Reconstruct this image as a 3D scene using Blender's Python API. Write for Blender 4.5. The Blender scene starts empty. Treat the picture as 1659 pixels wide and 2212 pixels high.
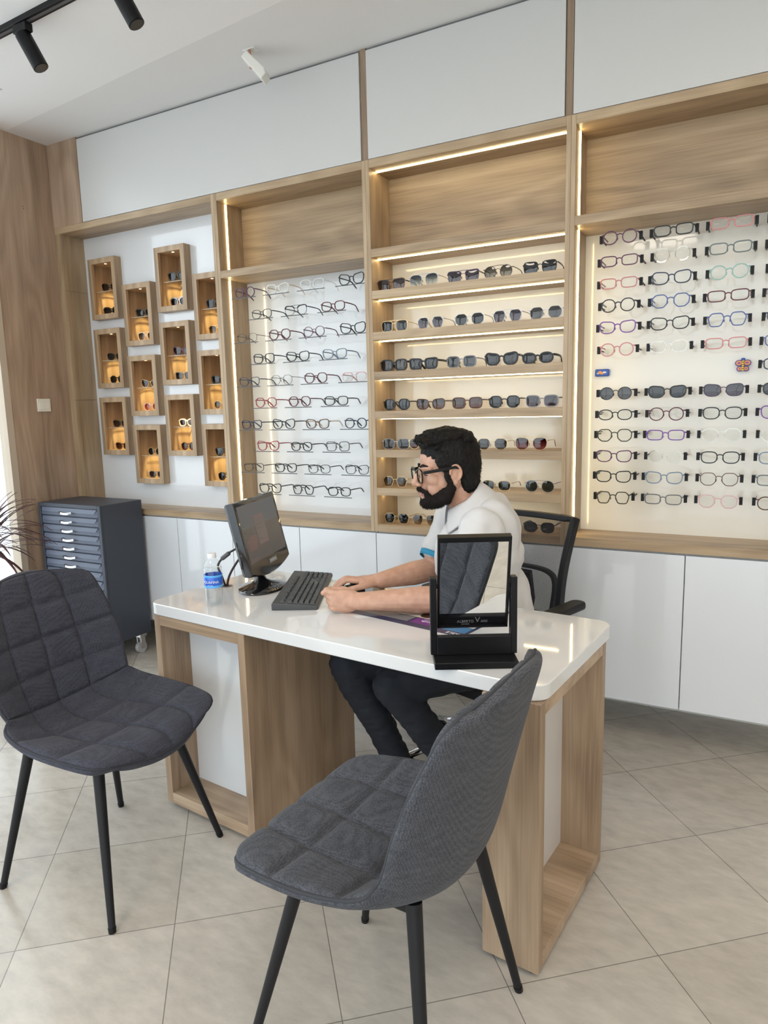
import bpy, math, random
from mathutils import Vector, Matrix, noise
import numpy as np
random.seed(7)
SC = bpy.context.scene
COL = SC.collection
PI = math.pi

# ------------------------------------------------------------------ camera, world, lights, exposure
def setup_camera():
    f, yaw, pitch, roll = 1473.254, -0.493855, 0.15218, -0.02434
    loc = Vector((2.646864, -2.83612, 1.422576))
    cy, sy, cp, sp, cr, sr = math.cos(yaw), math.sin(yaw), math.cos(pitch), math.sin(pitch), math.cos(roll), math.sin(roll)
    fwd = Vector((sy * cp, cy * cp, -sp)); r0 = Vector((cy, -sy, 0)); u0 = r0.cross(fwd)
    r = r0 * cr + u0 * sr; u = -r0 * sr + u0 * cr
    cam = bpy.data.cameras.new('camera'); o = bpy.data.objects.new('camera', cam); COL.objects.link(o)
    cam.sensor_fit = 'VERTICAL'; cam.sensor_height = 24.0
    cam.lens = 24.0 * f / 2212.0; cam.clip_start = 0.02
    m = Matrix((r, u, -fwd)).transposed().to_4x4(); m.translation = loc
    o.matrix_world = m
    SC.camera = o
setup_camera()
EXPOSURE = 0.12
WORLD_STRENGTH = 3.1
LED_STRENGTH = 16.0
LAMP = 11.0
NICHE_W = 0.85
SC.view_settings.view_transform = 'Standard'
SC.view_settings.look = 'None'
SC.view_settings.exposure = EXPOSURE
SC.view_settings.gamma = 1.0
SC.view_settings.use_curve_mapping = False
SC.cycles.use_denoising = True
SC.cycles.max_bounces = 8
SC.cycles.diffuse_bounces = 5
SC.cycles.glossy_bounces = 4
SC.cycles.transparent_max_bounces = 16
SC.cycles.transmission_bounces = 6
SC.cycles.sample_clamp_indirect = 6.0
SC.cycles.caustics_reflective = False
SC.cycles.caustics_refractive = False
SC.cycles.use_light_tree = True
W = bpy.data.worlds.new('daylight'); SC.world = W; W.use_nodes = True
bg = W.node_tree.nodes['Background']
bg.inputs[0].default_value = (0.88, 0.94, 1.0, 1); bg.inputs[1].default_value = WORLD_STRENGTH

def light(name, kind, loc, energy, color=(1, 1, 1), rot=(0, 0, 0), **kw):
    l = bpy.data.lights.new(name, kind); l.energy = energy; l.color = color
    for k, v in kw.items(): setattr(l, k, v)
    o = bpy.data.objects.new(name, l); o.location = loc; o.rotation_euler = rot; COL.objects.link(o)
    return o
def portal(name, loc, rot, sx, sy):
    o = light(name, 'AREA', loc, 1.0, rot=rot, shape='RECTANGLE', size=sx, size_y=sy)
    o.data.cycles.is_portal = True
    return o
portal('left_window_portal', (-1.12, -2.75, 1.48), (0, -PI / 2, 0), 2.8, 4.6)
portal('front_window_portal', (1.9, -5.35, 1.5), (PI / 2, 0, 0), 5.6, 2.8)

# ------------------------------------------------------------------ node helpers and materials
MATS = {}
def newmat(name):
    m = bpy.data.materials.new(name); m.use_nodes = True
    nt = m.node_tree
    return m, nt, nt.nodes['Principled BSDF']
def setin(b, **kw):
    for k, v in kw.items():
        k = k.replace('_', ' ')
        b.inputs[k].default_value = (*v, 1) if isinstance(v, tuple) and len(v) == 3 else v
def plain(name, color, rough=0.5, metal=0.0, coat=0.0, spec=0.5, bump=None):
    if name in MATS: return MATS[name]
    m, nt, b = newmat(name)
    setin(b, Base_Color=color, Roughness=rough, Metallic=metal)
    b.inputs['Coat Weight'].default_value = coat; b.inputs['Specular IOR Level'].default_value = spec
    b.inputs['Coat Roughness'].default_value = 0.03
    if bump:
        tc = nt.nodes.new('ShaderNodeTexCoord'); n = nt.nodes.new('ShaderNodeTexNoise'); n.inputs['Scale'].default_value = bump[0]
        n.inputs['Detail'].default_value = 4
        bp = nt.nodes.new('ShaderNodeBump'); bp.inputs['Strength'].default_value = bump[1]; bp.inputs['Distance'].default_value = bump[2]
        nt.links.new(tc.outputs['Object'], n.inputs['Vector']); nt.links.new(n.outputs['Fac'], bp.inputs['Height']); nt.links.new(bp.outputs[0], b.inputs['Normal'])
    MATS[name] = m
    return m
def wood(name, axis, seed=0, tint=(1, 1, 1), fine=1.0):
    if name in MATS: return MATS[name]
    m, nt, b = newmat(name); N = nt.nodes; L = nt.links
    tc = N.new('ShaderNodeTexCoord'); mp = N.new('ShaderNodeMapping')
    lo, hi = 0.55, 9.0
    mp.inputs['Scale'].default_value = tuple(lo if i == axis else hi for i in range(3))
    mp.inputs['Location'].default_value = (seed * 1.7, seed * 3.1, seed * 2.3)
    L.new(tc.outputs['Object'], mp.inputs[0])
    n1 = N.new('ShaderNodeTexNoise'); n1.inputs['Scale'].default_value = 1.0; n1.inputs['Detail'].default_value = 5; n1.inputs['Distortion'].default_value = 0.6
    L.new(mp.outputs[0], n1.inputs['Vector'])
    # cathedral rings: the contour bands of a stretched noise field
    mp2 = N.new('ShaderNodeMapping'); mp2.inputs['Scale'].default_value = tuple(0.9 if i == axis else 4.2 for i in range(3))
    mp2.inputs['Location'].default_value = (seed * 2.9, seed * 1.3, seed * 4.1)
    L.new(tc.outputs['Object'], mp2.inputs[0])
    n2 = N.new('ShaderNodeTexNoise'); n2.inputs['Scale'].default_value = 1.0; n2.inputs['Detail'].default_value = 1.5
    L.new(mp2.outputs[0], n2.inputs['Vector'])
    mul = N.new('ShaderNodeMath'); mul.operation = 'MULTIPLY'; mul.inputs[1].default_value = 62.0
    L.new(n2.outputs['Fac'], mul.inputs[0])
    sn = N.new('ShaderNodeMath'); sn.operation = 'SINE'; L.new(mul.outputs[0], sn.inputs[0])
    # fine fibres
    mp3 = N.new('ShaderNodeMapping'); mp3.inputs['Scale'].default_value = tuple(4.0 if i == axis else 170.0 * fine for i in range(3))
    L.new(tc.outputs['Object'], mp3.inputs[0])
    n3 = N.new('ShaderNodeTexNoise'); n3.inputs['Scale'].default_value = 1.0; n3.inputs['Detail'].default_value = 3
    L.new(mp3.outputs[0], n3.inputs['Vector'])
    a1 = N.new('ShaderNodeMath'); a1.operation = 'MULTIPLY_ADD'; a1.inputs[1].default_value = 0.055
    L.new(sn.outputs[0], a1.inputs[0]); L.new(n1.outputs['Fac'], a1.inputs[2])
    a2 = N.new('ShaderNodeMath'); a2.operation = 'MULTIPLY_ADD'; a2.inputs[1].default_value = 0.42
    L.new(n3.outputs['Fac'], a2.inputs[0]); L.new(a1.outputs[0], a2.inputs[2])
    cr = N.new('ShaderNodeValToRGB'); e = cr.color_ramp.elements
    e[0].position = 0.36; e[0].color = (0.165 * tint[0], 0.112 * tint[1], 0.072 * tint[2], 1)
    e[1].position = 1.04; e[1].color = (0.53 * tint[0], 0.395 * tint[1], 0.275 * tint[2], 1)
    k = e.new(0.66); k.color = (0.36 * tint[0], 0.253 * tint[1], 0.166 * tint[2], 1)
    L.new(a2.outputs[0], cr.inputs[0]); L.new(cr.outputs[0], b.inputs['Base Color'])
    b.inputs['Roughness'].default_value = 0.42
    bp = N.new('ShaderNodeBump'); bp.inputs['Strength'].default_value = 0.12; bp.inputs['Distance'].default_value = 0.0006
    L.new(n3.outputs['Fac'], bp.inputs['Height']); L.new(bp.outputs[0], b.inputs['Normal'])
    MATS[name] = m
    return m
def emit(name, color, strength):
    if name in MATS: return MATS[name]
    m, nt, b = newmat(name)
    setin(b, Base_Color=(0.9, 0.9, 0.85), Emission_Color=color); b.inputs['Emission Strength'].default_value = strength
    MATS[name] = m
    return m
def clear(name, tint=(1, 1, 1), gloss=0.08, gcol=(1, 1, 1), rough=0.0, ior=1.45):
    """clear sheet: mostly see-through with a fresnel sheen"""
    if name in MATS: return MATS[name]
    m = bpy.data.materials.new(name); m.use_nodes = True; nt = m.node_tree; N = nt.nodes; L = nt.links
    N.remove(N['Principled BSDF'])
    out = N['Material Output']
    t = N.new('ShaderNodeBsdfTransparent'); t.inputs[0].default_value = (*tint, 1)
    g = N.new('ShaderNodeBsdfGlossy'); g.inputs['Roughness'].default_value = rough; g.inputs['Color'].default_value = (*gcol, 1)
    lw = N.new('ShaderNodeFresnel'); lw.inputs[0].default_value = ior
    ad = N.new('ShaderNodeMath'); ad.operation = 'ADD'; ad.use_clamp = True; ad.inputs[1].default_value = gloss
    L.new(lw.outputs[0], ad.inputs[0])
    ge = N.new('ShaderNodeNewGeometry'); fb = N.new('ShaderNodeMath'); fb.operation = 'SUBTRACT'; fb.inputs[0].default_value = 1.0; L.new(ge.outputs['Backfacing'], fb.inputs[1])
    fm_ = N.new('ShaderNodeMath'); fm_.operation = 'MULTIPLY'; L.new(ad.outputs[0], fm_.inputs[0]); L.new(fb.outputs[0], fm_.inputs[1]); ad = fm_
    mx = N.new('ShaderNodeMixShader'); L.new(ad.outputs[0], mx.inputs[0]); L.new(t.outputs[0], mx.inputs[1]); L.new(g.outputs[0], mx.inputs[2])
    L.new(mx.outputs[0], out.inputs[0])
    MATS[name] = m
    return m
def sunlens(name, top, bottom):
    """tinted lens, graded from top to bottom in the lens's own height; glossy"""
    if name in MATS: return MATS[name]
    m = bpy.data.materials.new(name); m.use_nodes = True; nt = m.node_tree; N = nt.nodes; L = nt.links
    N.remove(N['Principled BSDF']); out = N['Material Output']
    tc = N.new('ShaderNodeTexCoord'); sp = N.new('ShaderNodeSeparateXYZ'); L.new(tc.outputs['Object'], sp.inputs[0])
    mr = N.new('ShaderNodeMapRange'); mr.inputs['From Min'].default_value = -0.022; mr.inputs['From Max'].default_value = 0.018
    L.new(sp.outputs['Z'], mr.inputs[0])
    mc = N.new('ShaderNodeMix'); mc.data_type = 'RGBA'; L.new(mr.outputs[0], mc.inputs[0])
    mc.inputs[6].default_value = (*bottom, 1); mc.inputs[7].default_value = (*top, 1)
    t = N.new('ShaderNodeBsdfTransparent'); L.new(mc.outputs[2], t.inputs[0])
    g = N.new('ShaderNodeBsdfGlossy'); g.inputs['Roughness'].default_value = 0.02
    fr = N.new('ShaderNodeFresnel'); fr.inputs[0].default_value = 1.5
    ad = N.new('ShaderNodeMath'); ad.operation = 'ADD'; ad.use_clamp = True; ad.inputs[1].default_value = 0.03
    L.new(fr.outputs[0], ad.inputs[0])
    ge = N.new('ShaderNodeNewGeometry'); fb = N.new('ShaderNodeMath'); fb.operation = 'SUBTRACT'; fb.inputs[0].default_value = 1.0; L.new(ge.outputs['Backfacing'], fb.inputs[1])
    fm_ = N.new('ShaderNodeMath'); fm_.operation = 'MULTIPLY'; L.new(ad.outputs[0], fm_.inputs[0]); L.new(fb.outputs[0], fm_.inputs[1]); ad = fm_
    mx = N.new('ShaderNodeMixShader'); L.new(ad.outputs[0], mx.inputs[0]); L.new(t.outputs[0], mx.inputs[1]); L.new(g.outputs[0], mx.inputs[2])
    L.new(mx.outputs[0], out.inputs[0])
    MATS[name] = m
    return m
def fabric(name, dark, lightc, scale=260.0):
    if name in MATS: return MATS[name]
    m, nt, b = newmat(name); N = nt.nodes; L = nt.links
    tc = N.new('ShaderNodeTexCoord')
    v = N.new('ShaderNodeTexVoronoi'); v.inputs['Scale'].default_value = scale; v.inputs['Randomness'].default_value = 0.45
    mp = N.new('ShaderNodeMapping'); mp.inputs['Scale'].default_value = (1.0, 1.0, 1.35); L.new(tc.outputs['Object'], mp.inputs[0])
    L.new(mp.outputs[0], v.inputs['Vector'])
    n = N.new('ShaderNodeTexNoise'); n.inputs['Scale'].default_value = 60.0; n.inputs['Detail'].default_value = 3
    mp2 = N.new('ShaderNodeMapping'); mp2.inputs['Scale'].default_value = (1.0, 0.25, 1.6); L.new(tc.outputs['Object'], mp2.inputs[0]); L.new(mp2.outputs[0], n.inputs['Vector'])
    mx = N.new('ShaderNodeMath'); mx.operation = 'MULTIPLY_ADD'; mx.inputs[1].default_value = -0.75
    nm_ = N.new('ShaderNodeMath'); nm_.operation = 'MULTIPLY_ADD'; nm_.inputs[1].default_value = .45; nm_.inputs[2].default_value = .29; L.new(n.outputs['Fac'], nm_.inputs[0])
    L.new(v.outputs['Distance'], mx.inputs[0]); L.new(nm_.outputs[0], mx.inputs[2])
    cr = N.new('ShaderNodeValToRGB'); e = cr.color_ramp.elements
    e[0].position = -0.05; e[0].color = (*dark, 1); e[1].position = 0.75; e[1].color = (*lightc, 1)
    L.new(mx.outputs[0], cr.inputs[0]); L.new(cr.outputs[0], b.inputs['Base Color'])
    b.inputs['Roughness'].default_value = 0.95; b.inputs['Specular IOR Level'].default_value = 0.15
    b.inputs['Sheen Weight'].default_value = 0.08; b.inputs['Sheen Roughness'].default_value = 0.5
    bp = N.new('ShaderNodeBump'); bp.inputs['Strength'].default_value = 0.55; bp.inputs['Distance'].default_value = 0.0016; bp.invert = True
    L.new(v.outputs['Distance'], bp.inputs['Height']); L.new(bp.outputs[0], b.inputs['Normal'])
    MATS[name] = m
    return m

WOOD_X = wood('oak_laminate_along_x', 0, 1, (1, 1.01, .93))
WOOD_Z = wood('oak_laminate_upright', 2, 2, (.98, .99, .92))
WOOD_S = wood('oak_laminate_slat', 2, 3, (.66, .64, .64))
WOOD_B = wood('oak_laminate_back', 0, 5, (1, 1.01, .93))
WOOD_L = wood('oak_laminate_wall', 2, 8, (.96, .95, 1.0))
WOOD_N = wood('oak_laminate_niche', 2, 4, (1.08, 1.07, 1.0))
WOOD_D = wood('oak_laminate_desk_upright', 2, 11, (0.90, 0.89, 0.88))
WOOD_DX = wood('oak_laminate_desk_flat', 0, 13)
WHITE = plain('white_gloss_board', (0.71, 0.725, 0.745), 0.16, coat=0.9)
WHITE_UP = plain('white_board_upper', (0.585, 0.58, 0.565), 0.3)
DOORW = plain('white_cabinet_door', (0.67, 0.695, 0.73), 0.16, coat=0.9)
CREAM = plain('white_gloss_back', (0.80, 0.765, 0.69), 0.12, coat=0.5)
SLAB = plain('white_gloss_worktop', (0.68, 0.685, 0.69), 0.06, coat=0.5)
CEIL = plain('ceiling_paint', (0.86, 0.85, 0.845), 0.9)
CEIL_B = plain('ceiling_band_shade', (0.77, 0.76, 0.755), 0.9)  # same white plaster as the field; the band's shade is put into this greyer colour
DARKGAP = plain('dark_recess', (0.03, 0.03, 0.032), 0.8)
LED = emit('led_strip_warm', (1.0, 0.80, 0.42), LED_STRENGTH)
BLACK = plain('black_satin', (0.006, 0.006, 0.007), 0.4, spec=.25)
BLACKG = plain('black_gloss', (0.008, 0.008, 0.01), 0.06, coat=0.6)
BLACKM = plain('black_powder_coat', (0.009, 0.009, 0.011), 0.5, spec=.3)
CHROME = plain('chrome', (0.85, 0.85, 0.86), 0.12, 1.0)
ACRYL = clear('acrylic', (0.985, 0.99, 0.99), 0.0, ior=1.03)
ACRYL_EDGE = plain('acrylic_edge', (0.05, 0.052, 0.055), 0.25)
GLASS = clear('window_glass', (0.95, 0.97, 0.97), 0.02)
LENS = clear('clear_lens', (0.97, 0.975, 0.97), 0.0, ior=1.22)

# ------------------------------------------------------------------ mesh builder
class MB:
    def __init__(s): s.v = []; s.f = []; s.m = []
    def add(s, verts, faces, mi=0):
        o = len(s.v); s.v.extend([tuple(p) for p in verts])
        for f in faces: s.f.append(tuple(i + o for i in f)); s.m.append(mi)
        return s
    def box(s, a, b, mi=0):
        x0, y0, z0 = a; x1, y1, z1 = b
        return s.add([(x0, y0, z0), (x1, y0, z0), (x1, y1, z0), (x0, y1, z0), (x0, y0, z1), (x1, y0, z1), (x1, y1, z1), (x0, y1, z1)],
                     [(0, 3, 2, 1), (4, 5, 6, 7), (0, 1, 5, 4), (1, 2, 6, 5), (2, 3, 7, 6), (3, 0, 4, 7)], mi)
    def grid(s, P, mi=0, closed_u=False, flip=False):
        nu, nv = len(P), len(P[0]); vs = [p for r in P for p in r]; fs = []
        for i in range(nu if closed_u else nu - 1):
            for j in range(nv - 1):
                a = i * nv + j; b = ((i + 1) % nu) * nv + j
                q = (a, b, b + 1, a + 1)
                fs.append(q[::-1] if flip else q)
        return s.add(vs, fs, mi)
    def tube(s, pts, rad, seg=8, closed=False, mi=0, sec=None, cap=True, up=None):
        """sweep a circle (radius rad, number or list) or a flat section sec=(a,b) half sizes along pts"""
        pts = [Vector(p) for p in pts]; n = len(pts)
        T = []
        for i in range(n):
            a = pts[(i - 1) % n] if closed or i > 0 else pts[i]
            b = pts[(i + 1) % n] if closed or i < n - 1 else pts[i]
            t = b - a
            T.append(t.normalized() if t.length > 1e-9 else Vector((0, 0, 1)))
        ref = Vector(up) if up is not None else (Vector((0, 0, 1)) if abs(T[0].z) < 0.9 else Vector((1, 0, 0)))
        rings = []
        nrm = (ref - T[0] * ref.dot(T[0])).normalized()
        for i in range(n):
            if up is not None: q = Vector(up); nrm2 = q - T[i] * q.dot(T[i])
            else: nrm2 = nrm - T[i] * nrm.dot(T[i])
            nrm = nrm2.normalized() if nrm2.length > 1e-6 else nrm
            bi = T[i].cross(nrm)
            r = rad[i] if isinstance(rad, (list, tuple)) else rad
            ring = []
            if sec:
                k = r if r else 1.0
                for (u, w) in ((1, 1), (-1, 1), (-1, -1), (1, -1)): ring.append(pts[i] + nrm * (u * sec[0] * k) + bi * (w * sec[1] * k))
            else:
                for j in range(seg):
                    a = 2 * PI * j / seg; ring.append(pts[i] + nrm * (r * math.cos(a)) + bi * (r * math.sin(a)))
            rings.append(ring)
        k = len(rings[0]); vs = [p for r in rings for p in r]; fs = []
        for i in range(n if closed else n - 1):
            for j in range(k):
                a = i * k + j; b = i * k + (j + 1) % k; c = ((i + 1) % n) * k + (j + 1) % k; d = ((i + 1) % n) * k + j
                fs.append((a, b, c, d))
        if not closed and cap:
            fs.append(tuple(range(k))[::-1]); fs.append(tuple((n - 1) * k + j for j in range(k)))
        return s.add(vs, fs, mi)
    def cyl(s, a, b, r0, r1=None, seg=20, mi=0): return s.tube([a, b], [r0, r0 if r1 is None else r1], seg, mi=mi)
    def lathe(s, prof, seg=32, c=(0, 0, 0), mi=0, close=True):
        P = [[(c[0] + r * math.cos(2 * PI * i / seg), c[1] + r * math.sin(2 * PI * i / seg), c[2] + z) for (r, z) in prof] for i in range(seg)]
        s.grid(P, mi, closed_u=True)
        return s
    def capsule(s, a, b, r0, r1, seg=16, rings=5):
        a, b = Vector(a), Vector(b); t = (b - a); L = t.length; t = t.normalized() if L > 1e-9 else Vector((0, 0, 1))
        pts, rr = [], []
        for i in range(rings + 1):
            q = PI / 2 * (1 - i / rings); pts.append(a - t * r0 * math.sin(q)); rr.append(max(r0 * math.cos(q), 1e-4))
        for i in range(rings + 1):
            q = PI / 2 * i / rings; pts.append(b + t * r1 * math.sin(q)); rr.append(max(r1 * math.cos(q), 1e-4))
        if L < 1e-9: del pts[rings + 1]; del rr[rings + 1]
        # straight sweep (constant frame)
        ref = Vector((0, 0, 1)) if abs(t.z) < 0.9 else Vector((1, 0, 0))
        n = (ref - t * ref.dot(t)).normalized(); bi = t.cross(n)
        P = [[p + n * (r * math.cos(2 * PI * j / seg)) + bi * (r * math.sin(2 * PI * j / seg)) for p, r in zip(pts, rr)] for j in range(seg)]
        s.grid(P, 0, closed_u=True)
        k = len(pts); o = len(s.v) - seg * k
        s.f.append(tuple(o + j * k for j in range(seg))[::-1]); s.m.append(0)
        s.f.append(tuple(o + j * k + k - 1 for j in range(seg))); s.m.append(0)
        return s
    def ball(s, c, r, axes=None, seg=20, rings=12):
        """ellipsoid, radii r=(a,b,c) along axes (three unit vectors)"""
        c = Vector(c); r = (r, r, r) if not isinstance(r, (tuple, list)) else r
        ax = axes or (Vector((1, 0, 0)), Vector((0, 1, 0)), Vector((0, 0, 1)))
        P = []
        for j in range(seg):
            a = 2 * PI * j / seg; col = []
            for i in range(rings + 1):
                q = -PI / 2 + PI * i / rings; k = max(math.cos(q), 1e-3)
                col.append(c + ax[0] * (r[0] * k * math.cos(a)) + ax[1] * (r[1] * k * math.sin(a)) + ax[2] * (r[2] * math.sin(q)))
            P.append(col)
        s.grid(P, 0, closed_u=True)
        k = rings + 1; o = len(s.v) - seg * k
        s.f.append(tuple(o + j * k for j in range(seg))[::-1]); s.m.append(0)
        s.f.append(tuple(o + j * k + k - 1 for j in range(seg))); s.m.append(0)
        return s
    def mesh(s, name, off=(0, 0, 0)):
        me = bpy.data.meshes.new(name)
        me.from_pydata([(p[0] - off[0], p[1] - off[1], p[2] - off[2]) for p in s.v], [], s.f)
        me.polygons.foreach_set('material_index', s.m)
        return me
    def build(s, name, mat, parent=None, off=(0, 0, 0), smooth=False, bevel=0.0, mods=None, angle=None):
        me = s.mesh(name, off)
        for m in (mat if isinstance(mat, (list, tuple)) else [mat]): me.materials.append(m)
        if smooth:
            me.polygons.foreach_set('use_smooth', [True] * len(me.polygons))
            if angle: me.set_sharp_from_angle(angle=math.radians(angle))
        o = bpy.data.objects.new(name, me); COL.objects.link(o)
        if parent is not None: o.parent = parent
        if bevel:
            b = o.modifiers.new('bevel', 'BEVEL'); b.width = bevel; b.segments = 2; b.limit_method = 'ANGLE'
        return o

def tag(o, label=None, cat=None, group=None, kind=None):
    if label: o['label'] = label
    if cat: o['category'] = cat
    if group: o['group'] = group
    if kind: o['kind'] = kind
    return o
def thing(name, label, cat, loc=(0, 0, 0), rz=0.0, group=None, kind=None):
    o = bpy.data.objects.new(name, None); COL.objects.link(o); o.empty_display_size = 0.1
    o.location = loc; o.rotation_euler = (0, 0, rz)
    return tag(o, label, cat, group, kind)
def box(name, a, b, mat, parent=None, off=(0, 0, 0), bevel=0.0):
    return MB().box(a, b).build(name, mat, parent, off, bevel=bevel)
def struct(o, label=None, cat=None): return tag(o, label, cat, kind='structure')
def remesh(o, voxel, smooth_it=3, fac=0.6, disp=None):
    """bake a voxel remesh into the object's own mesh; disp(co, normal) moves each point afterwards"""
    r = o.modifiers.new('r', 'REMESH'); r.mode = 'VOXEL'; r.voxel_size = voxel; r.use_smooth_shade = True
    if smooth_it:
        sm = o.modifiers.new('s', 'SMOOTH'); sm.iterations = smooth_it; sm.factor = fac
    dg = bpy.context.evaluated_depsgraph_get(); dg.update()
    me = bpy.data.meshes.new_from_object(o.evaluated_get(dg))
    o.modifiers.clear()
    mats = list(o.data.materials); o.data = me
    me.materials.clear()
    for m in mats: me.materials.append(m)
    if disp:
        n = len(me.vertices); co = np.empty(n * 3); me.vertices.foreach_get('co', co); co = co.reshape(-1, 3)
        no = np.empty(n * 3); me.vertices.foreach_get('normal', no); no = no.reshape(-1, 3)
        d = np.array([disp(Vector(c), Vector(q)) for c, q in zip(co, no)])
        co = co + (no * d[:, None] if d.ndim == 1 else d)
        me.vertices.foreach_set('co', co.ravel()); me.update()
    me.polygons.foreach_set('use_smooth', [True] * len(me.polygons))
    me.update()
    return o
def text_mesh(body, size, extrude=0.0006):
    c = bpy.data.curves.new('lettering', 'FONT'); c.body = body; c.size = size; c.extrude = extrude; c.align_x = 'CENTER'; c.align_y = 'CENTER'
    o = bpy.data.objects.new('lettering', c); COL.objects.link(o)
    dg = bpy.context.evaluated_depsgraph_get(); dg.update()
    me = bpy.data.meshes.new_from_object(o.evaluated_get(dg))
    bpy.data.objects.remove(o); bpy.data.curves.remove(c)
    return me
def text_obj(name, body, size, mat, parent, matrix, fn=None, extrude=0.0006):
    me = text_mesh(body, size, extrude)
    if fn:
        for v in me.vertices: v.co = fn(v.co)
    me.materials.clear(); me.materials.append(mat)
    o = bpy.data.objects.new(name, me); COL.objects.link(o); o.parent = parent
    o.matrix_local = matrix
    return o

# ------------------------------------------------------------------ the room
CZ = 2.972           # lowered ceiling band
XL = -1.049          # left wall
def floor_material():
    m, nt, b = newmat('beige_floor_tile'); N = nt.nodes; L = nt.links
    tc = N.new('ShaderNodeTexCoord'); mp = N.new('ShaderNodeMapping'); mp.vector_type = 'TEXTURE'
    mp.inputs['Location'].default_value = (1.86988, -1.66084, 0); mp.inputs['Rotation'].default_value = (0, 0, 0.699326)
    L.new(tc.outputs['Object'], mp.inputs[0])
    br = N.new('ShaderNodeTexBrick'); br.offset = 0.0; br.squash = 1.0
    br.inputs['Scale'].default_value = 1.0; br.inputs['Brick Width'].default_value = 0.414; br.inputs['Row Height'].default_value = 0.414
    br.inputs['Mortar Size'].default_value = 0.0013; br.inputs['Mortar Smooth'].default_value = 0.1; br.inputs['Bias'].default_value = 0.0
    br.inputs['Color1'].default_value = (0.50, 0.462, 0.41, 1); br.inputs['Color2'].default_value = (0.455, 0.415, 0.36, 1); br.inputs['Mortar'].default_value = (0.19, 0.17, 0.15, 1)
    L.new(mp.outputs[0], br.inputs['Vector'])
    n = N.new('ShaderNodeTexNoise'); n.inputs['Scale'].default_value = 11; n.inputs['Detail'].default_value = 8; n.inputs['Roughness'].default_value = 0.62
    mp2 = N.new('ShaderNodeMapping'); mp2.inputs['Rotation'].default_value = (0, 0, 0.7); mp2.inputs['Scale'].default_value = (1, 2.2, 1)
    L.new(tc.outputs['Object'], mp2.inputs[0]); L.new(mp2.outputs[0], n.inputs['Vector'])
    mr = N.new('ShaderNodeMapRange'); mr.inputs['From Min'].default_value = 0.3; mr.inputs['From Max'].default_value = 0.72; mr.inputs['To Min'].default_value = 0.86; mr.inputs['To Max'].default_value = 1.13
    L.new(n.outputs['Fac'], mr.inputs[0])
    mx = N.new('ShaderNodeMix'); mx.data_type = 'RGBA'; mx.blend_type = 'MULTIPLY'; mx.inputs[0].default_value = 1.0
    L.new(br.outputs['Color'], mx.inputs[6]); L.new(mr.outputs[0], mx.inputs[7])
    L.new(mx.outputs[2], b.inputs['Base Color'])
    rr = N.new('ShaderNodeMapRange'); rr.inputs['From Min'].default_value = 0.3; rr.inputs['From Max'].default_value = 0.7; rr.inputs['To Min'].default_value = 0.16; rr.inputs['To Max'].default_value = 0.26
    L.new(n.outputs['Fac'], rr.inputs[0]); L.new(rr.outputs[0], b.inputs['Roughness'])
    bp = N.new('ShaderNodeBump'); bp.inputs['Strength'].default_value = 0.3; bp.inputs['Distance'].default_value = 0.001; bp.invert = True
    L.new(br.outputs['Fac'], bp.inputs['Height']); L.new(bp.outputs[0], b.inputs['Normal'])
    return m
struct(box('floor', (XL - 0.08, -5.4, -0.06), (5.2, 0.62, 0.0), floor_material()), 'beige polished floor tiles laid diagonally across the shop', 'floor')
struct(box('wall_back', (XL - 0.08, 0.42, 0.0), (5.2, 0.5, 3.15), plain('painted_wall', (0.74, 0.72, 0.68), 0.85)), 'plain wall behind the display units', 'wall')
struct(box('wall_right', (5.2, -5.4, 0.0), (5.28, 0.5, 3.15), plain('warm_painted_wall', (0.70, 0.655, 0.58), 0.85)), 'warm beige side wall right of the display units', 'wall')
# left wall: oak-clad strip, then a full-height window towards the street
wl = thing('wall_left', 'oak clad strip of wall between corner and window', 'wall', (XL, 0, 0), kind='structure')
MB().box((XL - 0.06, -0.385, 0), (XL, 0.42, CZ + 0.08)).build('oak_panel', WOOD_L, wl, (XL, 0, 0))
for z in (2.583, 2.594): MB().cyl((XL - 0.001, -0.187 - (z - 2.583) * 0.3, z), (XL + 0.0006, -0.187 - (z - 2.583) * 0.3, z), 0.0025, seg=10).build('screw_hole', DARKGAP, wl, (XL, 0, 0))
w1 = thing('window_1', 'bright full height shop window left of the oak wall', 'window', (XL, -2.75, 0), kind='structure')
fr = MB(); fr.box((XL - 0.07, -0.425, 0), (XL + 0.004, -0.385, 2.95)).box((XL - 0.07, -5.1, 0), (XL, -5.05, 2.95)).box((XL - 0.07, -5.1, 2.9), (XL, -0.42, 2.97)).box((XL - 0.07, -5.1, 0), (XL, -0.42, 0.07))
for y in (-2.0, -3.5): fr.box((XL - 0.07, y - 0.025, 0.05), (XL, y + 0.025, 2.93))
fr.build('window_frame', plain('window_frame_oak', (0.52, 0.43, 0.33), 0.5), w1, (XL, -2.75, 0))
box('pane', (XL - 0.04, -5.06, 0.06), (XL - 0.034, -0.42, 2.92), GLASS, w1, (XL, -2.75, 0))
struct(box('wall_left_end', (XL - 0.08, -5.4, 0), (XL, -5.1, 3.15), MATS['painted_wall']))
struct(box('wall_left_top', (XL - 0.08, -5.1, 2.95), (XL, -0.385, 3.15), MATS['painted_wall']))
w2 = thing('window_2', 'shop front glazing across the street side of the room', 'window', (1.9, -5.4, 0), kind='structure')
fr = MB(); fr.box((XL, -5.42, 0), (5.2, -5.36, 0.08)).box((XL, -5.42, 2.9), (5.2, -5.36, 3.1))
for x in (-1.0, 0.9, 2.9, 4.9): fr.box((x - 0.03, -5.42, 0.05), (x + 0.03, -5.36, 2.95))
fr.build('window_frame', MATS['window_frame_oak'], w2, (1.9, -5.4, 0))
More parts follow.
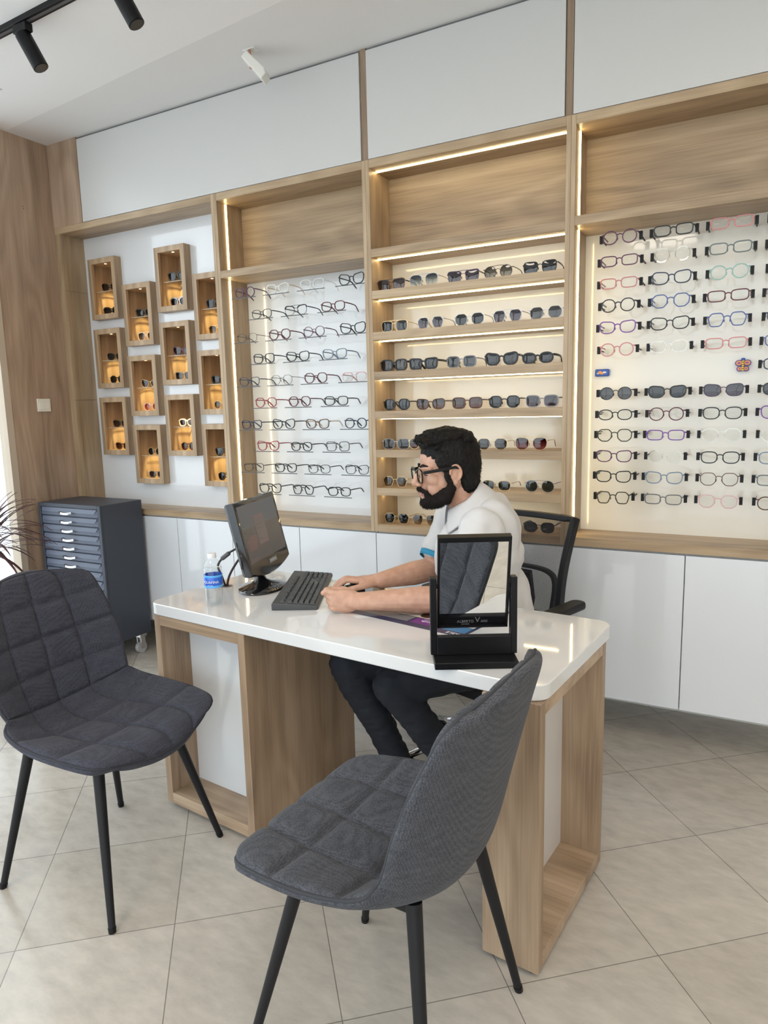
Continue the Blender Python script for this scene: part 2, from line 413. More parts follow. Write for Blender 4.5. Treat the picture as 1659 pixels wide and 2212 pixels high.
box('pane', (XL, -5.4, 0.06), (5.2, -5.394, 2.92), GLASS, w2, (1.9, -5.4, 0))
struct(box('ground', (-40, -40, -0.14), (30, 30, -0.07), plain('street_paving', (0.72, 0.73, 0.74), 0.9)), 'pale paved street outside the shop windows', 'pavement')
# ceiling: raised field, lowered band along the display wall whose edge runs slightly askew
ce = thing('ceiling', 'white plaster ceiling with a lowered band along the display wall', 'ceiling', (0, 0, CZ), kind='structure')
def edge_y(x): return -0.258 - (x + 0.984) * 0.1045
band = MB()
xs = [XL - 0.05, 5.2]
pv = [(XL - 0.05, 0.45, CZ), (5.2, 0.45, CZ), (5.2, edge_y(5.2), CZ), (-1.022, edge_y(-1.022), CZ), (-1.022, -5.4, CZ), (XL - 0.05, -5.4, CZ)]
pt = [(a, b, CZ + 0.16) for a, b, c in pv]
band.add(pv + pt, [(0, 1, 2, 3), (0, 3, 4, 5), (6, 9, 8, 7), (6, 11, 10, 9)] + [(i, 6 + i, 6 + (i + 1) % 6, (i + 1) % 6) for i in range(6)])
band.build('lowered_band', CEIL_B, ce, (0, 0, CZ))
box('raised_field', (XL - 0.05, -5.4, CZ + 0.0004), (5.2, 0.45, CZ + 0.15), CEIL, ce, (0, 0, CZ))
fr = MB()
for a, b in (((-1.0, -0.56), (-0.60, -0.56)), ((-0.60, -0.56), (-0.60, -0.95)), ((-1.0, -0.95), (-0.60, -0.95)), ((-1.0, -0.56), (-1.0, -0.95))):
    fr.tube([(a[0], a[1], CZ + 0.0003), (b[0], b[1], CZ + 0.0003)], 0.002, 6)
fr.build('access_panel_joint', plain('joint_grey', (0.45, 0.45, 0.45), 0.8), ce, (0, 0, CZ))

# square ceiling lamps over the shop floor, outside the photo's frame
for i, (x, y) in enumerate(((0.9, -2.5), (2.7, -2.3), (4.2, -1.6), (1.8, -4.1), (3.9, -3.8))):
    cl = thing('ceiling_light', 'square white ceiling lamp over the shop floor', 'ceiling light', (x, y, CZ + .012), group='square ceiling lamps')
    box('frame', (x - .31, y - .31, CZ - .018), (x + .31, y + .31, CZ + .0003), plain('lamp_frame', (.8, .8, .8), .5), cl, cl.location)
    box('diffuser', (x - .29, y - .29, CZ - .0215), (x + .29, y + .29, CZ - .0182), emit('lamp_diffuser', (1.0, .87, .72), LAMP), cl, cl.location)

# upper boards over the display units, split by slim oak uprights
FT = 2.514
tr = box('trim_1', (XL, -0.001, FT), (-0.80, 0.03, CZ), WOOD_L); struct(tr, 'oak strip in the corner above the display units', 'trim')
for i, (a, b) in enumerate(((-0.797, 1.047), (1.083, 1.952), (1.985, 3.2))):
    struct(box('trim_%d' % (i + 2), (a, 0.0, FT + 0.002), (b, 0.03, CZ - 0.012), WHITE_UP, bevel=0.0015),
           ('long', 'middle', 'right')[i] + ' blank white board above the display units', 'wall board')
for i, (a, b) in enumerate(((1.050, 1.080), (1.955, 1.982))):
    struct(box('trim_%d' % (i + 5), (a, 0.006, FT), (b, 0.03, CZ), WOOD_S), 'slim oak upright between white boards over the ' + ('third' if i == 0 else 'fourth') + ' display unit', 'trim')
struct(box('trim_7', (-0.80, 0.012, CZ - 0.014), (3.2, 0.028, CZ), plain('shadow_joint', (0.16, 0.16, 0.16), 0.8)), 'dark joint where white boards meet the ceiling', 'trim')

# ------------------------------------------------------------------ display units
T = 0.036; CB = 0.831; RB = 0.867      # board thickness, underside of bottom rail, its top
def unit(name, label, x0, x1): return thing(name, label, 'display unit', ((x0 + x1) / 2, 0.0, CB))
def board(nm, u, a, b, mat, bevel=0.0012): return box(nm, a, b, mat, u, u.location, bevel)
Dp = 0.21
# first unit: white board with oak niches
NX = (-0.929, -0.656, -0.380, -0.106); NW = 0.228; NH = 0.352
NZ = {0: (1.989, 1.580, 1.172), 1: (1.817, 1.407, 1.001)}
NICHES = [(NX[c], NZ[c % 2][r], c, r) for c in range(4) for r in range(3)]
u1 = unit('display_unit', 'wide display unit with oak niches on a glossy white board', XL, 0.178)
board('side_panel', u1, (XL, 0.0, RB), (-1.010, 0.165, FT - T), WOOD_Z)
board('top_board', u1, (XL, 0.0, FT - T), (0.160, 0.30, FT), WOOD_X)
board('side_panel', u1, (0.160, 0.0, CB), (0.179, 0.35, FT), WOOD_Z)
board('bottom_rail', u1, (XL, 0.0, CB), (0.160, 0.34, RB), WOOD_X)
gb = MB()
xs = sorted({-1.010, 0.160} | {round(n[0] - 0.0006, 4) for n in NICHES} | {round(min(n[0] + NW + .0006, 0.160), 4) for n in NICHES})
zs = sorted({RB, FT - T} | {round(n[1] - 0.0006, 4) for n in NICHES} | {round(n[1] + NH + .0006, 4) for n in NICHES})
for i in range(len(xs) - 1):
    for j in range(len(zs) - 1):
        cx, cz = (xs[i] + xs[i + 1]) / 2, (zs[j] + zs[j + 1]) / 2
        if any(n[0] < cx < n[0] + NW and n[1] < cz < n[1] + NH for n in NICHES): continue
        gb.add([(xs[i], 0.165, zs[j]), (xs[i + 1], 0.165, zs[j]), (xs[i + 1], 0.165, zs[j + 1]), (xs[i], 0.165, zs[j + 1])], [(0, 1, 2, 3)])
bbd = gb.build('back_board', WHITE, u1, u1.location)
sd = bbd.modifiers.new('t', 'SOLIDIFY'); sd.thickness = 0.012; sd.offset = -1.0
# tall oak doors facing sideways in the return
for k, (a, b) in enumerate(((RB, 1.509), (1.513, 2.156), (2.160, FT - T))):
    board('return_door', u1, (-1.010, 0.004, a), (-1.006, 0.164, b), WOOD_Z, 0.0006)

def led(u, pts, w=0.009):
    return MB().tube(pts, None, sec=(w / 2, 0.0025), up=(0, 1, 0)).build('led_strip', LED, u, u.location)
def bay(u, x0, x1, shelf_z, backs, seam=True):
    """x0..x1 outer faces; side boards, top and bottom rails, cross shelf at shelf_z"""
    board('side_panel', u, (x0, 0.0, CB), (x0 + 0.0185, 0.35, FT), WOOD_Z)
    board('side_panel', u, (x1 - 0.0185, 0.0, CB), (x1, 0.35, FT), WOOD_Z)
    a, b = x0 + 0.0185, x1 - 0.0185
    board('top_board', u, (a, 0.0, FT - T), (b, 0.30, FT), WOOD_X)
    board('bottom_rail', u, (a, 0.0, CB), (b, 0.30, RB), WOOD_X)
    board('cross_shelf', u, (a, 0.0, shelf_z - T), (b, 0.26, shelf_z), WOOD_X)
    board('upper_back', u, (a, 0.195, shelf_z), (b, 0.205, FT - T), WOOD_B, 0)
    board('lower_back', u, (a, 0.212, RB), (b, 0.222, shelf_z - T), backs, 0)
    return a, b
u2 = unit('display_unit', 'narrow display unit with eyeglasses on clear ledges beside the niches', 0.179, 1.066)
a2, b2 = bay(u2, 0.1795, 1.066, 2.136, WHITE)
led(u2, [(a2 + 0.001, 0.068, 2.14), (a2 + 0.001, 0.068, FT - T - 0.004)]); led(u2, [(a2 + 0.001, 0.068, RB + 0.004), (a2 + 0.001, 0.068, 2.097)])
u3 = unit('display_unit', 'display unit of lit oak shelves holding sunglasses', 1.067, 1.979)
a3, b3 = bay(u3, 1.0665, 1.979, 2.133, CREAM)
SH3 = (1.95, 1.766, 1.587, 1.406, 1.225, 1.044)
for z in SH3: board('shelf', u3, (a3, 0.0, z - T), (b3, 0.212, z), WOOD_X)
for z in (FT - T,) + tuple(z - T for z in (2.133,) + SH3):
    MB().tube([(a3 + 0.003, 0.063, z - 0.001), (b3 - 0.003, 0.063, z - 0.001)], None, sec=(0.0025, 0.0045)).build('led_strip', LED if z > 1.5 else emit('led_strip_dim', (1.0, 0.80, 0.42), LED_STRENGTH * 0.75), u3, u3.location)
u4 = unit('display_unit', 'wide display unit with eyeglasses pegged on a white back', 1.980, 2.92)
a4, b4 = bay(u4, 1.9795, 2.92, 2.144, CREAM)
led(u4, [(a4 + 0.001, 0.068, 2.148), (a4 + 0.001, 0.068, FT - T - 0.004)]); led(u4, [(a4 + 0.001, 0.068, RB + 0.004), (a4 + 0.001, 0.068, 2.105)])

# ------------------------------------------------------------------ base cabinets
def cabinet(x0, x1, seams, label):
    c = thing('base_cabinet', label, 'cabinet', ((x0 + x1) / 2, 0.0, 0.189))
    box('carcass', (x0 + 0.002, 0.022, 0.19), (x1 - 0.002, 0.40, CB - 0.001), plain('cabinet_carcass', (0.55, 0.55, 0.55), 0.6), c, c.location)
    box('wall_rail', (x0 + 0.03, 0.40, 0.3), (x1 - 0.03, 0.4195, 0.36), plain('rail_grey', (0.3, 0.3, 0.3), 0.6), c, c.location)
    e = [x0] + list(seams) + [x1]
    for a, b in zip(e, e[1:]):
        box('door', (a + 0.0018, 0.001, 0.189), (b - 0.0018, 0.019, CB - 0.008), DOORW, c, c.location, bevel=0.001)
cabinet(XL + 0.003, 0.175, (-0.64, -0.229), 'white base cabinet below the oak niches, behind the drawer chest')
cabinet(0.175, 1.073, (0.622,), 'white base cabinet below the clear ledges, behind the monitor')
cabinet(1.073, 1.978, (1.525,), 'white base cabinet below the sunglasses shelves, behind the seated man')
cabinet(1.978, 2.92, (2.446,), 'white base cabinet below the pegged eyeglasses, at the right')

# ------------------------------------------------------------------ wall switch and ceiling things
IV = plain('ivory_plastic', (0.78, 0.74, 0.64), 0.35)
sw = thing('light_switch', 'ivory double light switch on the oak wall', 'light switch', (XL, -0.184, 1.446))
box('plate', (XL, -0.226, 1.446), (XL + 0.009, -0.142, 1.521), IV, sw, sw.location, 0.002)
for a, b in ((-0.2155, -0.185), (-0.1835, -0.1525)): box('rocker', (XL + 0.009, a, 1.461), (XL + 0.012, b, 1.499), plain('ivory_rocker', (0.82, 0.78, 0.69), 0.3), sw, sw.location, 0.001)
tk = thing('lighting_track', 'black lighting track under the ceiling', 'lighting track', (0.4, -0.87, CZ + 0.012))
tdir = Vector((0.9985, -0.045, 0)); tc0 = Vector((-0.10, -0.880, CZ - 0.004))
m = MB(); m.tube([tc0 - tdir * 0.75, tc0 + tdir * 2.4], None, sec=(0.016, 0.018), up=(0, 0, 1)); m.build('rail', BLACK, tk, tk.location, bevel=0.002)
m = MB(); m.tube([tc0 - tdir * 0.75 + Vector((0, 0, -0.0165)), tc0 + tdir * 2.4 + Vector((0, 0, -0.0165))], None, sec=(0.001, 0.006), up=(0, 0, 1)); m.build('rail_slot', plain('rail_slot_grey', (0.10, 0.10, 0.11), 0.3), tk, tk.location)
def spot(s, aim, label):
    p = tc0 + tdir * s; top = p + Vector((0, 0, -0.018))
    t = thing('track_spotlight', label, 'spotlight', top, group='spotlights on the black track')
    box('adapter', top + Vector((-0.04, -0.017, -0.032)), top + Vector((0.04, 0.017, 0)), BLACK, t, top, 0.004)
    MB().cyl(top + Vector((0, 0, -0.03)), top + Vector((0, 0, -0.040)), 0.007, seg=12).build('stem', BLACK, t, top, smooth=True, angle=40)
    a = Vector(aim).normalized(); q = top + Vector((0, 0, -0.038)) - a * 0.004; r = 0.030
    MB().cyl(q, q + a * 0.138, r, seg=32).build('lamp_body', BLACK, t, top, smooth=True, angle=40, bevel=0.002)
    MB().cyl(q + a * 0.1382, q + a * 0.1392, r * 0.86, seg=28).build('lens', plain('lamp_glass', (0.05, 0.06, 0.065), 0.15), t, top)
spot(0.128, (0.38, 0.22, -0.90), 'black cylinder spotlight hanging from the track nearest the corner')
spot(0.690, (0.40, 0.22, -0.90), 'black cylinder spotlight farther along the track, cut by the photo edge')
pl = plain('sensor_white', (0.80, 0.79, 0.74), 0.45)
S0 = Vector((0.645, -0.235, CZ))
sn = thing('motion_sensor', 'white motion sensor hanging from the ceiling on a bracket', 'sensor', S0)
m = MB(); m.box(S0 + Vector((-0.03, -0.02, -0.004)), S0 + Vector((0.03, 0.02, 0))); m.build('mount_plate', pl, sn, S0, bevel=0.001)
m = MB(); m.tube([S0, S0 + Vector((0.004, 0, -0.035)), S0 + Vector((0.0, 0.0, -0.07))], 0.008, 12); m.build('bracket', pl, sn, S0, smooth=True)
m = MB(); m.tube([S0 + Vector((0.0, -0.012, 0)), S0 + Vector((0.006, -0.014, -0.04)), S0 + Vector((0.004, -0.013, -0.08))], 0.0055, 10); m.build('cable', plain('copper_pink', (0.55, 0.25, 0.17), 0.5), sn, S0, smooth=True)
bx = MB()
ax = Vector((0.62, 0.25, -0.74)).normalized(); wd = Vector((-0.35, 0.93, 0.02)); wd = (wd - ax * wd.dot(ax)).normalized(); th = ax.cross(wd)
c0 = S0 + Vector((-0.02, 0, -0.055))
prof = [(-0.03, 0.0), (-0.03, 0.034), (0.075, 0.042), (0.098, 0.030), (0.098, 0.0)]
for side in (1,):
    fp = [c0 + ax * a + th * b - wd * 0.036 for a, b in prof]; bpn = [c0 + ax * a + th * b + wd * 0.036 for a, b in prof]; n = len(prof)
    bx.add(fp + bpn, [tuple(range(n))[::-1], tuple(range(n, 2 * n))] + [(i, (i + 1) % n, n + (i + 1) % n, n + i) for i in range(n)])
bx.build('housing', pl, sn, S0, bevel=0.005)

# ------------------------------------------------------------------ eyewear
def outline(kind, n=30):
    """right lens outline, (x, z), x outwards"""
    if kind in ('hex', 'octo'):
        P = {'hex': [(-.0255, .004), (-.017, .0215), (.014, .0215), (.026, .006), (.017, -.0225), (-.015, -.0225)],
             'octo': [(-.025, .010), (-.014, .022), (.014, .022), (.0265, .010), (.0245, -.011), (.011, -.0225), (-.011, -.0225), (-.0235, -.010)]}[kind]
        out = []
        k = len(P)
        for i in range(k):          # rounded corners
            p0, p1, p2 = Vector(P[i - 1]), Vector(P[i]), Vector(P[(i + 1) % k])
            a = p1.lerp(p0, 0.28); b = p1.lerp(p2, 0.28)
            for t in (0.0, 0.33, 0.67, 1.0): out.append(tuple(a.lerp(p1, t).lerp(p1.lerp(b, t), t)))
        return out[::-1]
    w, h, e, tilt, nar = {'round': (.048, .045, 2.1, 0, 0), 'oval': (.050, .037, 2.3, .001, 0), 'rect': (.054, .035, 3.6, .001, .06), 'square': (.053, .043, 3.4, .001, .07),
                          'cat': (.054, .041, 2.7, .005, .12), 'cateye': (.056, .043, 2.5, .009, .16), 'aviator': (.056, .048, 2.5, .002, .2), 'brow': (.054, .042, 3.6, .002, .14),
                          'flat': (.055, .041, 4.2, .003, .16), 'soft': (.052, .040, 2.7, .001, .08)}[kind]
    out = []
    for i in range(n):
        a = 2 * PI * i / n; c, s = math.cos(a), math.sin(a)
        x = w / 2 * math.copysign(abs(c) ** (2 / e), c); z = h / 2 * math.copysign(abs(s) ** (2 / e), s)
        z += tilt * max(0, x / (w / 2)) * (0.5 + z / h); x *= 1 + nar * (z / h - 0.2)
        out.append((x, z))
    return out
GM = {}
def eyewear_meshes(kind, rim):
    """rim: full (thick plate), slim, wire, none (rimless), half (thick brow, wire below), bar (wire with a second bridge)"""
    key = (kind, rim)
    if key in GM: return GM[key]
    o = outline(kind); w2 = max(p[0] for p in o); cx = 0.0085 + w2 + (0.001 if rim in ('full', 'half') else 0)
    t, d = {'full': (.00185, .0018), 'chunk': (.0030, .0024), 'slim': (.0013, .0013), 'wire': (.0008, .0008), 'none': (.0004, .0006), 'half': (.0008, .0008), 'bar': (.0009, .0009)}[rim]
    m = MB(); zt = max(p[1] for p in o); zb = min(p[1] for p in o)
    def wrap(x): return 0.10 * x * x * 1.6     # gentle face-form curve
    for s in (-1, 1):
        pts = [(s * (cx + x), wrap(cx + x), z) for x, z in o]
        m.tube(pts, None, closed=True, sec=(t, d), up=None)
        if rim == 'half':
            up = sorted([p for p in pts if p[2] > zt * 0.35], key=lambda p: p[0])
            m.tube([(p[0], p[1], p[2]) for p in up], None, sec=(.0022, .0024))
    zi = zt * 0.35
    xi = cx + min((p[0] for p in o if abs(p[1] - zi) < 0.008), default=-w2)
    br = [(-xi, wrap(xi), zi), (-xi * .5, -.001, zi + .0025), (0, -.0014, zi + .0034), (xi * .5, -.001, zi + .0025), (xi, wrap(xi), zi)]
    bt = max(t, .0009)
    m.tube(br, None, sec=(bt, max(d, .0009)), up=(0, 0, 1))
    if rim in ('bar', 'half') or kind == 'aviator':
        xx = cx - w2 * 0.35
        m.tube([(-xx, wrap(xx), zt), (0, -.001, zt + .0015), (xx, wrap(xx), zt)], None, sec=(.0009, .0009), up=(0, 0, 1))
    for s in (-1, 1):            # nose pads
        m.tube([(s * (xi + .001), wrap(xi), zi - .004), (s * (xi - .001), .006, zi - .010), (s * (xi - .0005), .007, zi - .017)], [.0008, .0018, .0010], 6)
    xe = cx + w2 + .0045; ze = zt * 0.55; ye = wrap(xe) + .002
    et = max(t, .0012)
    for s in (-1, 1):
        m.tube([(s * (cx + w2 - .002), wrap(cx + w2), ze), (s * (xe - .001), wrap(xe) - .0005, ze), (s * xe, ye + .004, ze)], None, sec=(et * 1.15, max(d, .0012)), up=(0, 0, 1))
    fm = m.mesh('eyewear_frame'); fm.materials.append(None)
    lm = MB()
    k = len(o); LV = []; FS = []
    for (y, flip) in ((0.0004, False), (0.0020, True)):
        b0 = len(LV); LV.append((0, y - 0.0015, 0))
        for sc_ in (.35, .7, 1.0):
            LV += [(x * sc_, wrap(cx + x * sc_) - wrap(cx) + y - .0015 * (1 - sc_ * sc_), z * sc_) for x, z in o]
        fs = [(b0, b0 + 1 + i, b0 + 1 + (i + 1) % k) for i in range(k)]
        for r_ in range(2): fs += [(b0 + 1 + r_ * k + i, b0 + 1 + (r_ + 1) * k + i, b0 + 1 + (r_ + 1) * k + (i + 1) % k, b0 + 1 + r_ * k + (i + 1) % k) for i in range(k)]
        FS += [f[::-1] if flip else f for f in fs]
    q0, q1 = 1 + 2 * k, (1 + 3 * k) + 1 + 2 * k
    FS += [(q0 + i, q1 + i, q1 + (i + 1) % k, q0 + (i + 1) % k)[::-1] for i in range(k)]
    lm.add(LV, FS)
    le = lm.mesh('lens'); le.materials.append(None); le.polygons.foreach_set('use_smooth', [True] * len(le.polygons)); le.set_sharp_from_angle(angle=math.radians(40))
    tm = {}
    drop = ze - zb + t
    for ln in (.132, .112, .1):
        tw = {'full': .0024, 'chunk': .0042, 'slim': .0022, 'wire': .0012, 'none': .0010, 'half': .0022, 'bar': .0012}[rim]
        q = MB(); pts = [(0, 0, 0), (.0005, ln * .3, 0), (-.001, ln * .62, -.0015), (-.003, ln * .76, -.006), (-.006, ln * .9, -drop * .55), (-.008, ln, -drop + .0065)] if ln != .1 else [(0, 0, 0), (.0005, ln * .3, 0), (0, ln * .7, -.001), (-.001, ln, -.002)]
        q.tube(pts, [1, 1, .9, 1.1, 1.25, .9], None, sec=(tw, .0012), up=(0, 0, 1))
        a = q.mesh('temple'); a.materials.append(None)
        q2 = MB(); q2.tube([(-x, y, z) for x, y, z in pts], [1, 1, .9, 1.1, 1.25, .9], None, sec=(tw, .0012), up=(0, 0, 1))
        b = q2.mesh('temple'); b.materials.append(None); tm[ln] = (a, b)
    GM[key] = (fm, le, tm, cx, wrap(cx), (xe, ye + .003, ze), zb - t)
    return GM[key]
def slot(o, mat):
    o.material_slots[0].link = 'OBJECT'; o.material_slots[0].material = mat
def eyewear(kind, rim, fmat, lmat, tmat, loc, label, group, sun=True, ln=.132, rz=0.0, scale=1.0, stand=True):
    fm, le, tm, cx, cy, (xe, ye, ze), zmin = eyewear_meshes(kind, rim)
    t = thing('sunglasses' if sun else 'eyeglasses', label, 'sunglasses' if sun else 'eyeglasses', (loc[0], loc[1], loc[2] + (.0018 - zmin * scale if stand else 0)), rz, group)
    t.scale = (scale,) * 3
    def add(nm, me, mat, l=(0, 0, 0)):
        o = bpy.data.objects.new(nm, me); COL.objects.link(o); o.parent = t; o.location = l; slot(o, mat); return o
    add('frame_front', fm, fmat)
    for s in (-1, 1):
        l = add('lens', le, lmat, (s * cx, cy, 0))
        if s < 0: l.scale = (-1, 1, 1)
    add('temple', tm[ln][0], tmat, (xe, ye, ze)); add('temple', tm[ln][1], tmat, (-xe, ye, ze))
    return t

FC = {'black': (.012, .012, .013), 'brown': (.06, .03, .02), 'purple': (.05, .025, .07), 'gold': None, 'silver': None, 'red': (.30, .03, .04), 'burgundy': (.10, .015, .025), 'navy': (.02, .03, .07),
      'blue': (.08, .12, .30), 'bluegrey': (.16, .22, .30), 'grey': (.14, .14, .15), 'tortoise': (.09, .04, .02), 'pink': (.55, .22, .22), 'rose': (.50, .20, .20), 'palepink': (.62, .40, .40), 'mint': (.28, .45, .40),
      'greygreen': (.12, .15, .15), 'violet': (.16, .05, .30), 'olive': (.05, .045, .02), 'white': (.75, .74, .70), 'cream': (.75, .62, .50), 'plum': (.10, .03, .08)}
def fcol(n):
    if n == 'gold': return plain('gold_metal', (.58, .42, .22), .3, 1.0)
    if n == 'silver': return plain('silver_metal', (.36, .36, .37), .3, 1.0)
    if n == 'clear': return clear('crystal_plastic', (.86, .85, .82), .10)
    if n == 'smoke': return plain('smoke_plastic', (.17, .165, .175), .15, coat=.4)
    return plain('plastic_' + n, FC[n], .3, coat=.05, spec=.3)
LC = {'dark': ((.068, .068, .075), (.090, .090, .098)), 'grey': ((.165, .165, .180), (.270, .270, .285)), 'brownfade': ((.105, .068, .075), (.465, .315, .270)), 'bluefade': ((.075, .120, .180), (.840, .855, .795)),
      'purple': ((.115, .092, .140), (.32, .27, .35)), 'olive': ((.150, .143, .098), (.555, .495, .375)), 'green': ((.098, .128, .098), (.150, .195, .150)), 'brown': ((.225, .120, .075), (.375, .210, .135)),
      'wine': ((.135, .045, .075), (.585, .270, .270)), 'bluegrey': ((.165, .195, .240), (.225, .255, .315)), 'greyfade': ((.165, .150, .135), (.645, .570, .465)), 'orange': ((.540, .195, .165), (.900, .540, .165)), 'smoke': ((.225, .225, .225), (.345, .345, .345))}
def lcol(n):
    return LENS if n == 'clear' else sunlens('lens_' + n, *LC[n])
ORD = ('first', 'second', 'third', 'fourth', 'fifth', 'sixth', 'seventh', 'eighth', 'ninth', 'tenth', 'eleventh', 'twelfth', 'thirteenth')
KW = {'round': 'round', 'oval': 'oval', 'rect': 'rectangular', 'square': 'square', 'cat': 'upswept', 'cateye': 'cat-eye', 'aviator': 'teardrop', 'brow': 'straight-browed', 'flat': 'flat-topped', 'soft': 'soft square', 'hex': 'six-sided', 'octo': 'eight-sided'}

# sunglasses on the lit shelves: (x, shape, rim, frame, lens, look)
S3 = [(1.95, [(1.162, 'brow', 'half', 'brown', 'brownfade', 'brown-framed'), (1.325, 'aviator', 'wire', 'silver', 'bluefade', 'silver blue-lensed'), (1.514, 'flat', 'half', 'purple', 'purple', 'purple'), (1.671, 'round', 'bar', 'brown', 'olive', 'olive-lensed'), (1.85, 'brow', 'slim', 'black', 'dark', 'black')]),
      (1.766, [(1.174, 'square', 'bar', 'gold', 'dark', 'gold-barred black'), (1.355, 'hex', 'wire', 'silver', 'purple', 'purple-lensed'), (1.541, 'octo', 'wire', 'silver', 'dark', 'black-lensed'), (1.712, 'hex', 'bar', 'silver', 'purple', 'grey-purple'), (1.876, 'octo', 'none', 'silver', 'grey', 'rimless grey')]),
      (1.587, [(1.168, 'square', 'chunk', 'black', 'smoke', 'thick black'), (1.318, 'flat', 'chunk', 'black', 'dark', 'thick black'), (1.503, 'square', 'full', 'smoke', 'bluegrey', 'grey translucent'), (1.687, 'cateye', 'chunk', 'black', 'dark', 'black'), (1.844, 'oval', 'chunk', 'black', 'dark', 'chunky black')]),
      (1.406, [(1.178, 'octo', 'full', 'black', 'dark', 'small black'), (1.351, 'cat', 'full', 'tortoise', 'brownfade', 'tortoiseshell'), (1.529, 'square', 'full', 'tortoise', 'brown', 'brown-lensed tortoiseshell'), (1.70, 'octo', 'full', 'black', 'dark', 'black'), (1.864, 'square', 'full', 'smoke', 'purple', 'grey translucent')]),
      (1.225, [(1.170, 'square', 'none', 'silver', 'bluegrey', 'rimless blue-grey'), (1.299, 'round', 'wire', 'gold', 'brown', 'gold brown-lensed'), (1.645, 'octo', 'none', 'gold', 'grey', 'rimless grey'), (1.818, 'aviator', 'none', 'gold', 'wine', 'rimless wine-red')]),
      (1.044, [(1.160, 'hex', 'wire', 'gold', 'greyfade', 'gold grey-brown'), (1.664, 'soft', 'wire', 'gold', 'green', 'gold green-lensed'), (1.858, 'round', 'bar', 'silver', 'green', 'double-bridge green')]),
      (RB, [(1.164, 'hex', 'wire', 'gold', 'dark', 'gold black-lensed'), (1.312, 'hex', 'none', 'gold', 'greyfade', 'pale brown'), (1.857, 'soft', 'slim', 'black', 'dark', 'dark')])]
for r, (z, row) in enumerate(S3):
    for i, (x, k, rim, fc, lc, look) in enumerate(row):
        place = ('in the %s row of the lit oak shelves' % ORD[r]) if r < 6 else 'on the bottom rail under the lit shelves'
        if (r, i) == (6, 2): place = 'on the bottom rail, seen through the mesh chair'
        pos = '%s from left ' % ORD[i] if r < 4 else ('left of the man ' if x < 1.4 and r < 6 else 'right of the man ' if r < 6 else '')
        eyewear(k, rim, fcol(fc), lcol(lc), fcol('black' if rim in ('full', 'chunk', 'half') and fc != 'tortoise' and fc != 'smoke' else fc), (x, 0.045, z), '%s %s sunglasses %s%s' % (look, KW[k], pos, place) if r != 4 and r != 5 else '%s %s sunglasses %son the %s lit shelf' % (look, KW[k], pos, ORD[r]), 'sunglasses on the lit oak shelves', scale=1.09, rz=random.uniform(-.06, .06))

# eyeglasses on clear ledges in the narrow unit
X4 = (0.310, 0.519, 0.727, 0.949); X3 = (0.412, 0.624, 0.842)
S2 = [[('round', 'full', 'plum', 'dark plum'), ('cat', 'full', 'white', 'white'), ('square', 'full', 'clear', 'clear'), ('cateye', 'full', 'black', 'black')],
      [('soft', 'slim', 'black', 'slim black'), ('cat', 'half', 'black', 'thick-browed black'), ('soft', 'full', 'burgundy', 'dark red')],
      [('soft', 'wire', 'brown', 'thin brown'), ('octo', 'full', 'burgundy', 'burgundy'), ('round', 'slim', 'plum', 'dark'), ('cateye', 'full', 'black', 'black')],
      [('square', 'full', 'black', 'bold black'), ('cat', 'full', 'black', 'black'), ('cat', 'full', 'bluegrey', 'blue-grey')],
      [('cat', 'slim', 'navy', 'dark'), ('octo', 'wire', 'brown', 'thin brown'), ('octo', 'full', 'burgundy', 'burgundy'), ('soft', 'half', 'palepink', 'pink half-rim')],
      [('octo', 'full', 'red', 'red'), ('octo', 'full', 'burgundy', 'burgundy'), ('soft', 'full', 'black', 'black')],
      [('cat', 'full', 'navy', 'dark blue'), ('cateye', 'full', 'black', 'bold black'), ('cat', 'full', 'tortoise', 'brown'), ('round', 'full', 'navy', 'navy')],
      [('cateye', 'full', 'red', 'red'), ('soft', 'full', 'black', 'black'), ('square', 'full', 'grey', 'dark grey')],
      [('soft', 'slim', 'brown', 'dark brown'), ('cat', 'full', 'black', 'black'), ('soft', 'slim', 'black', 'slim black'), ('cat', 'slim', 'black', 'red-bridged black')],
      [('cateye', 'full', 'black', 'black'), ('hex', 'full', 'black', 'black'), ('soft', 'full', 'black', 'slim black')]]
RT = {'white': 'cream', 'clear': 'clear', 'tortoise': 'cream', 'palepink': 'palepink', 'red': 'red'}
for r, row in enumerate(S2):
    z = 1.998 - 0.1125 * r
    for i, (k, rim, fc, look) in enumerate(row):
        x = (X4 if len(row) == 4 else X3)[i]
        m = MB(); m.box((x - .082, .034, z - .004), (x + .082, .2125, z)); m.m = [1 if j == 2 else 0 for j in range(6)]
        m.build('clear_ledge', [ACRYL, ACRYL_EDGE], u2, u2.location)
        eyewear(k, rim, fcol(fc), LENS, fcol(RT.get(fc, fc)), (x, 0.05, z), '%s %s eyeglasses, %s from left on the %s row of clear ledges' % (look, KW[k], ORD[i], ORD[r] if r else 'top'), 'eyeglasses on clear ledges', sun=False, scale=1.05, rz=random.uniform(-.05, .05))

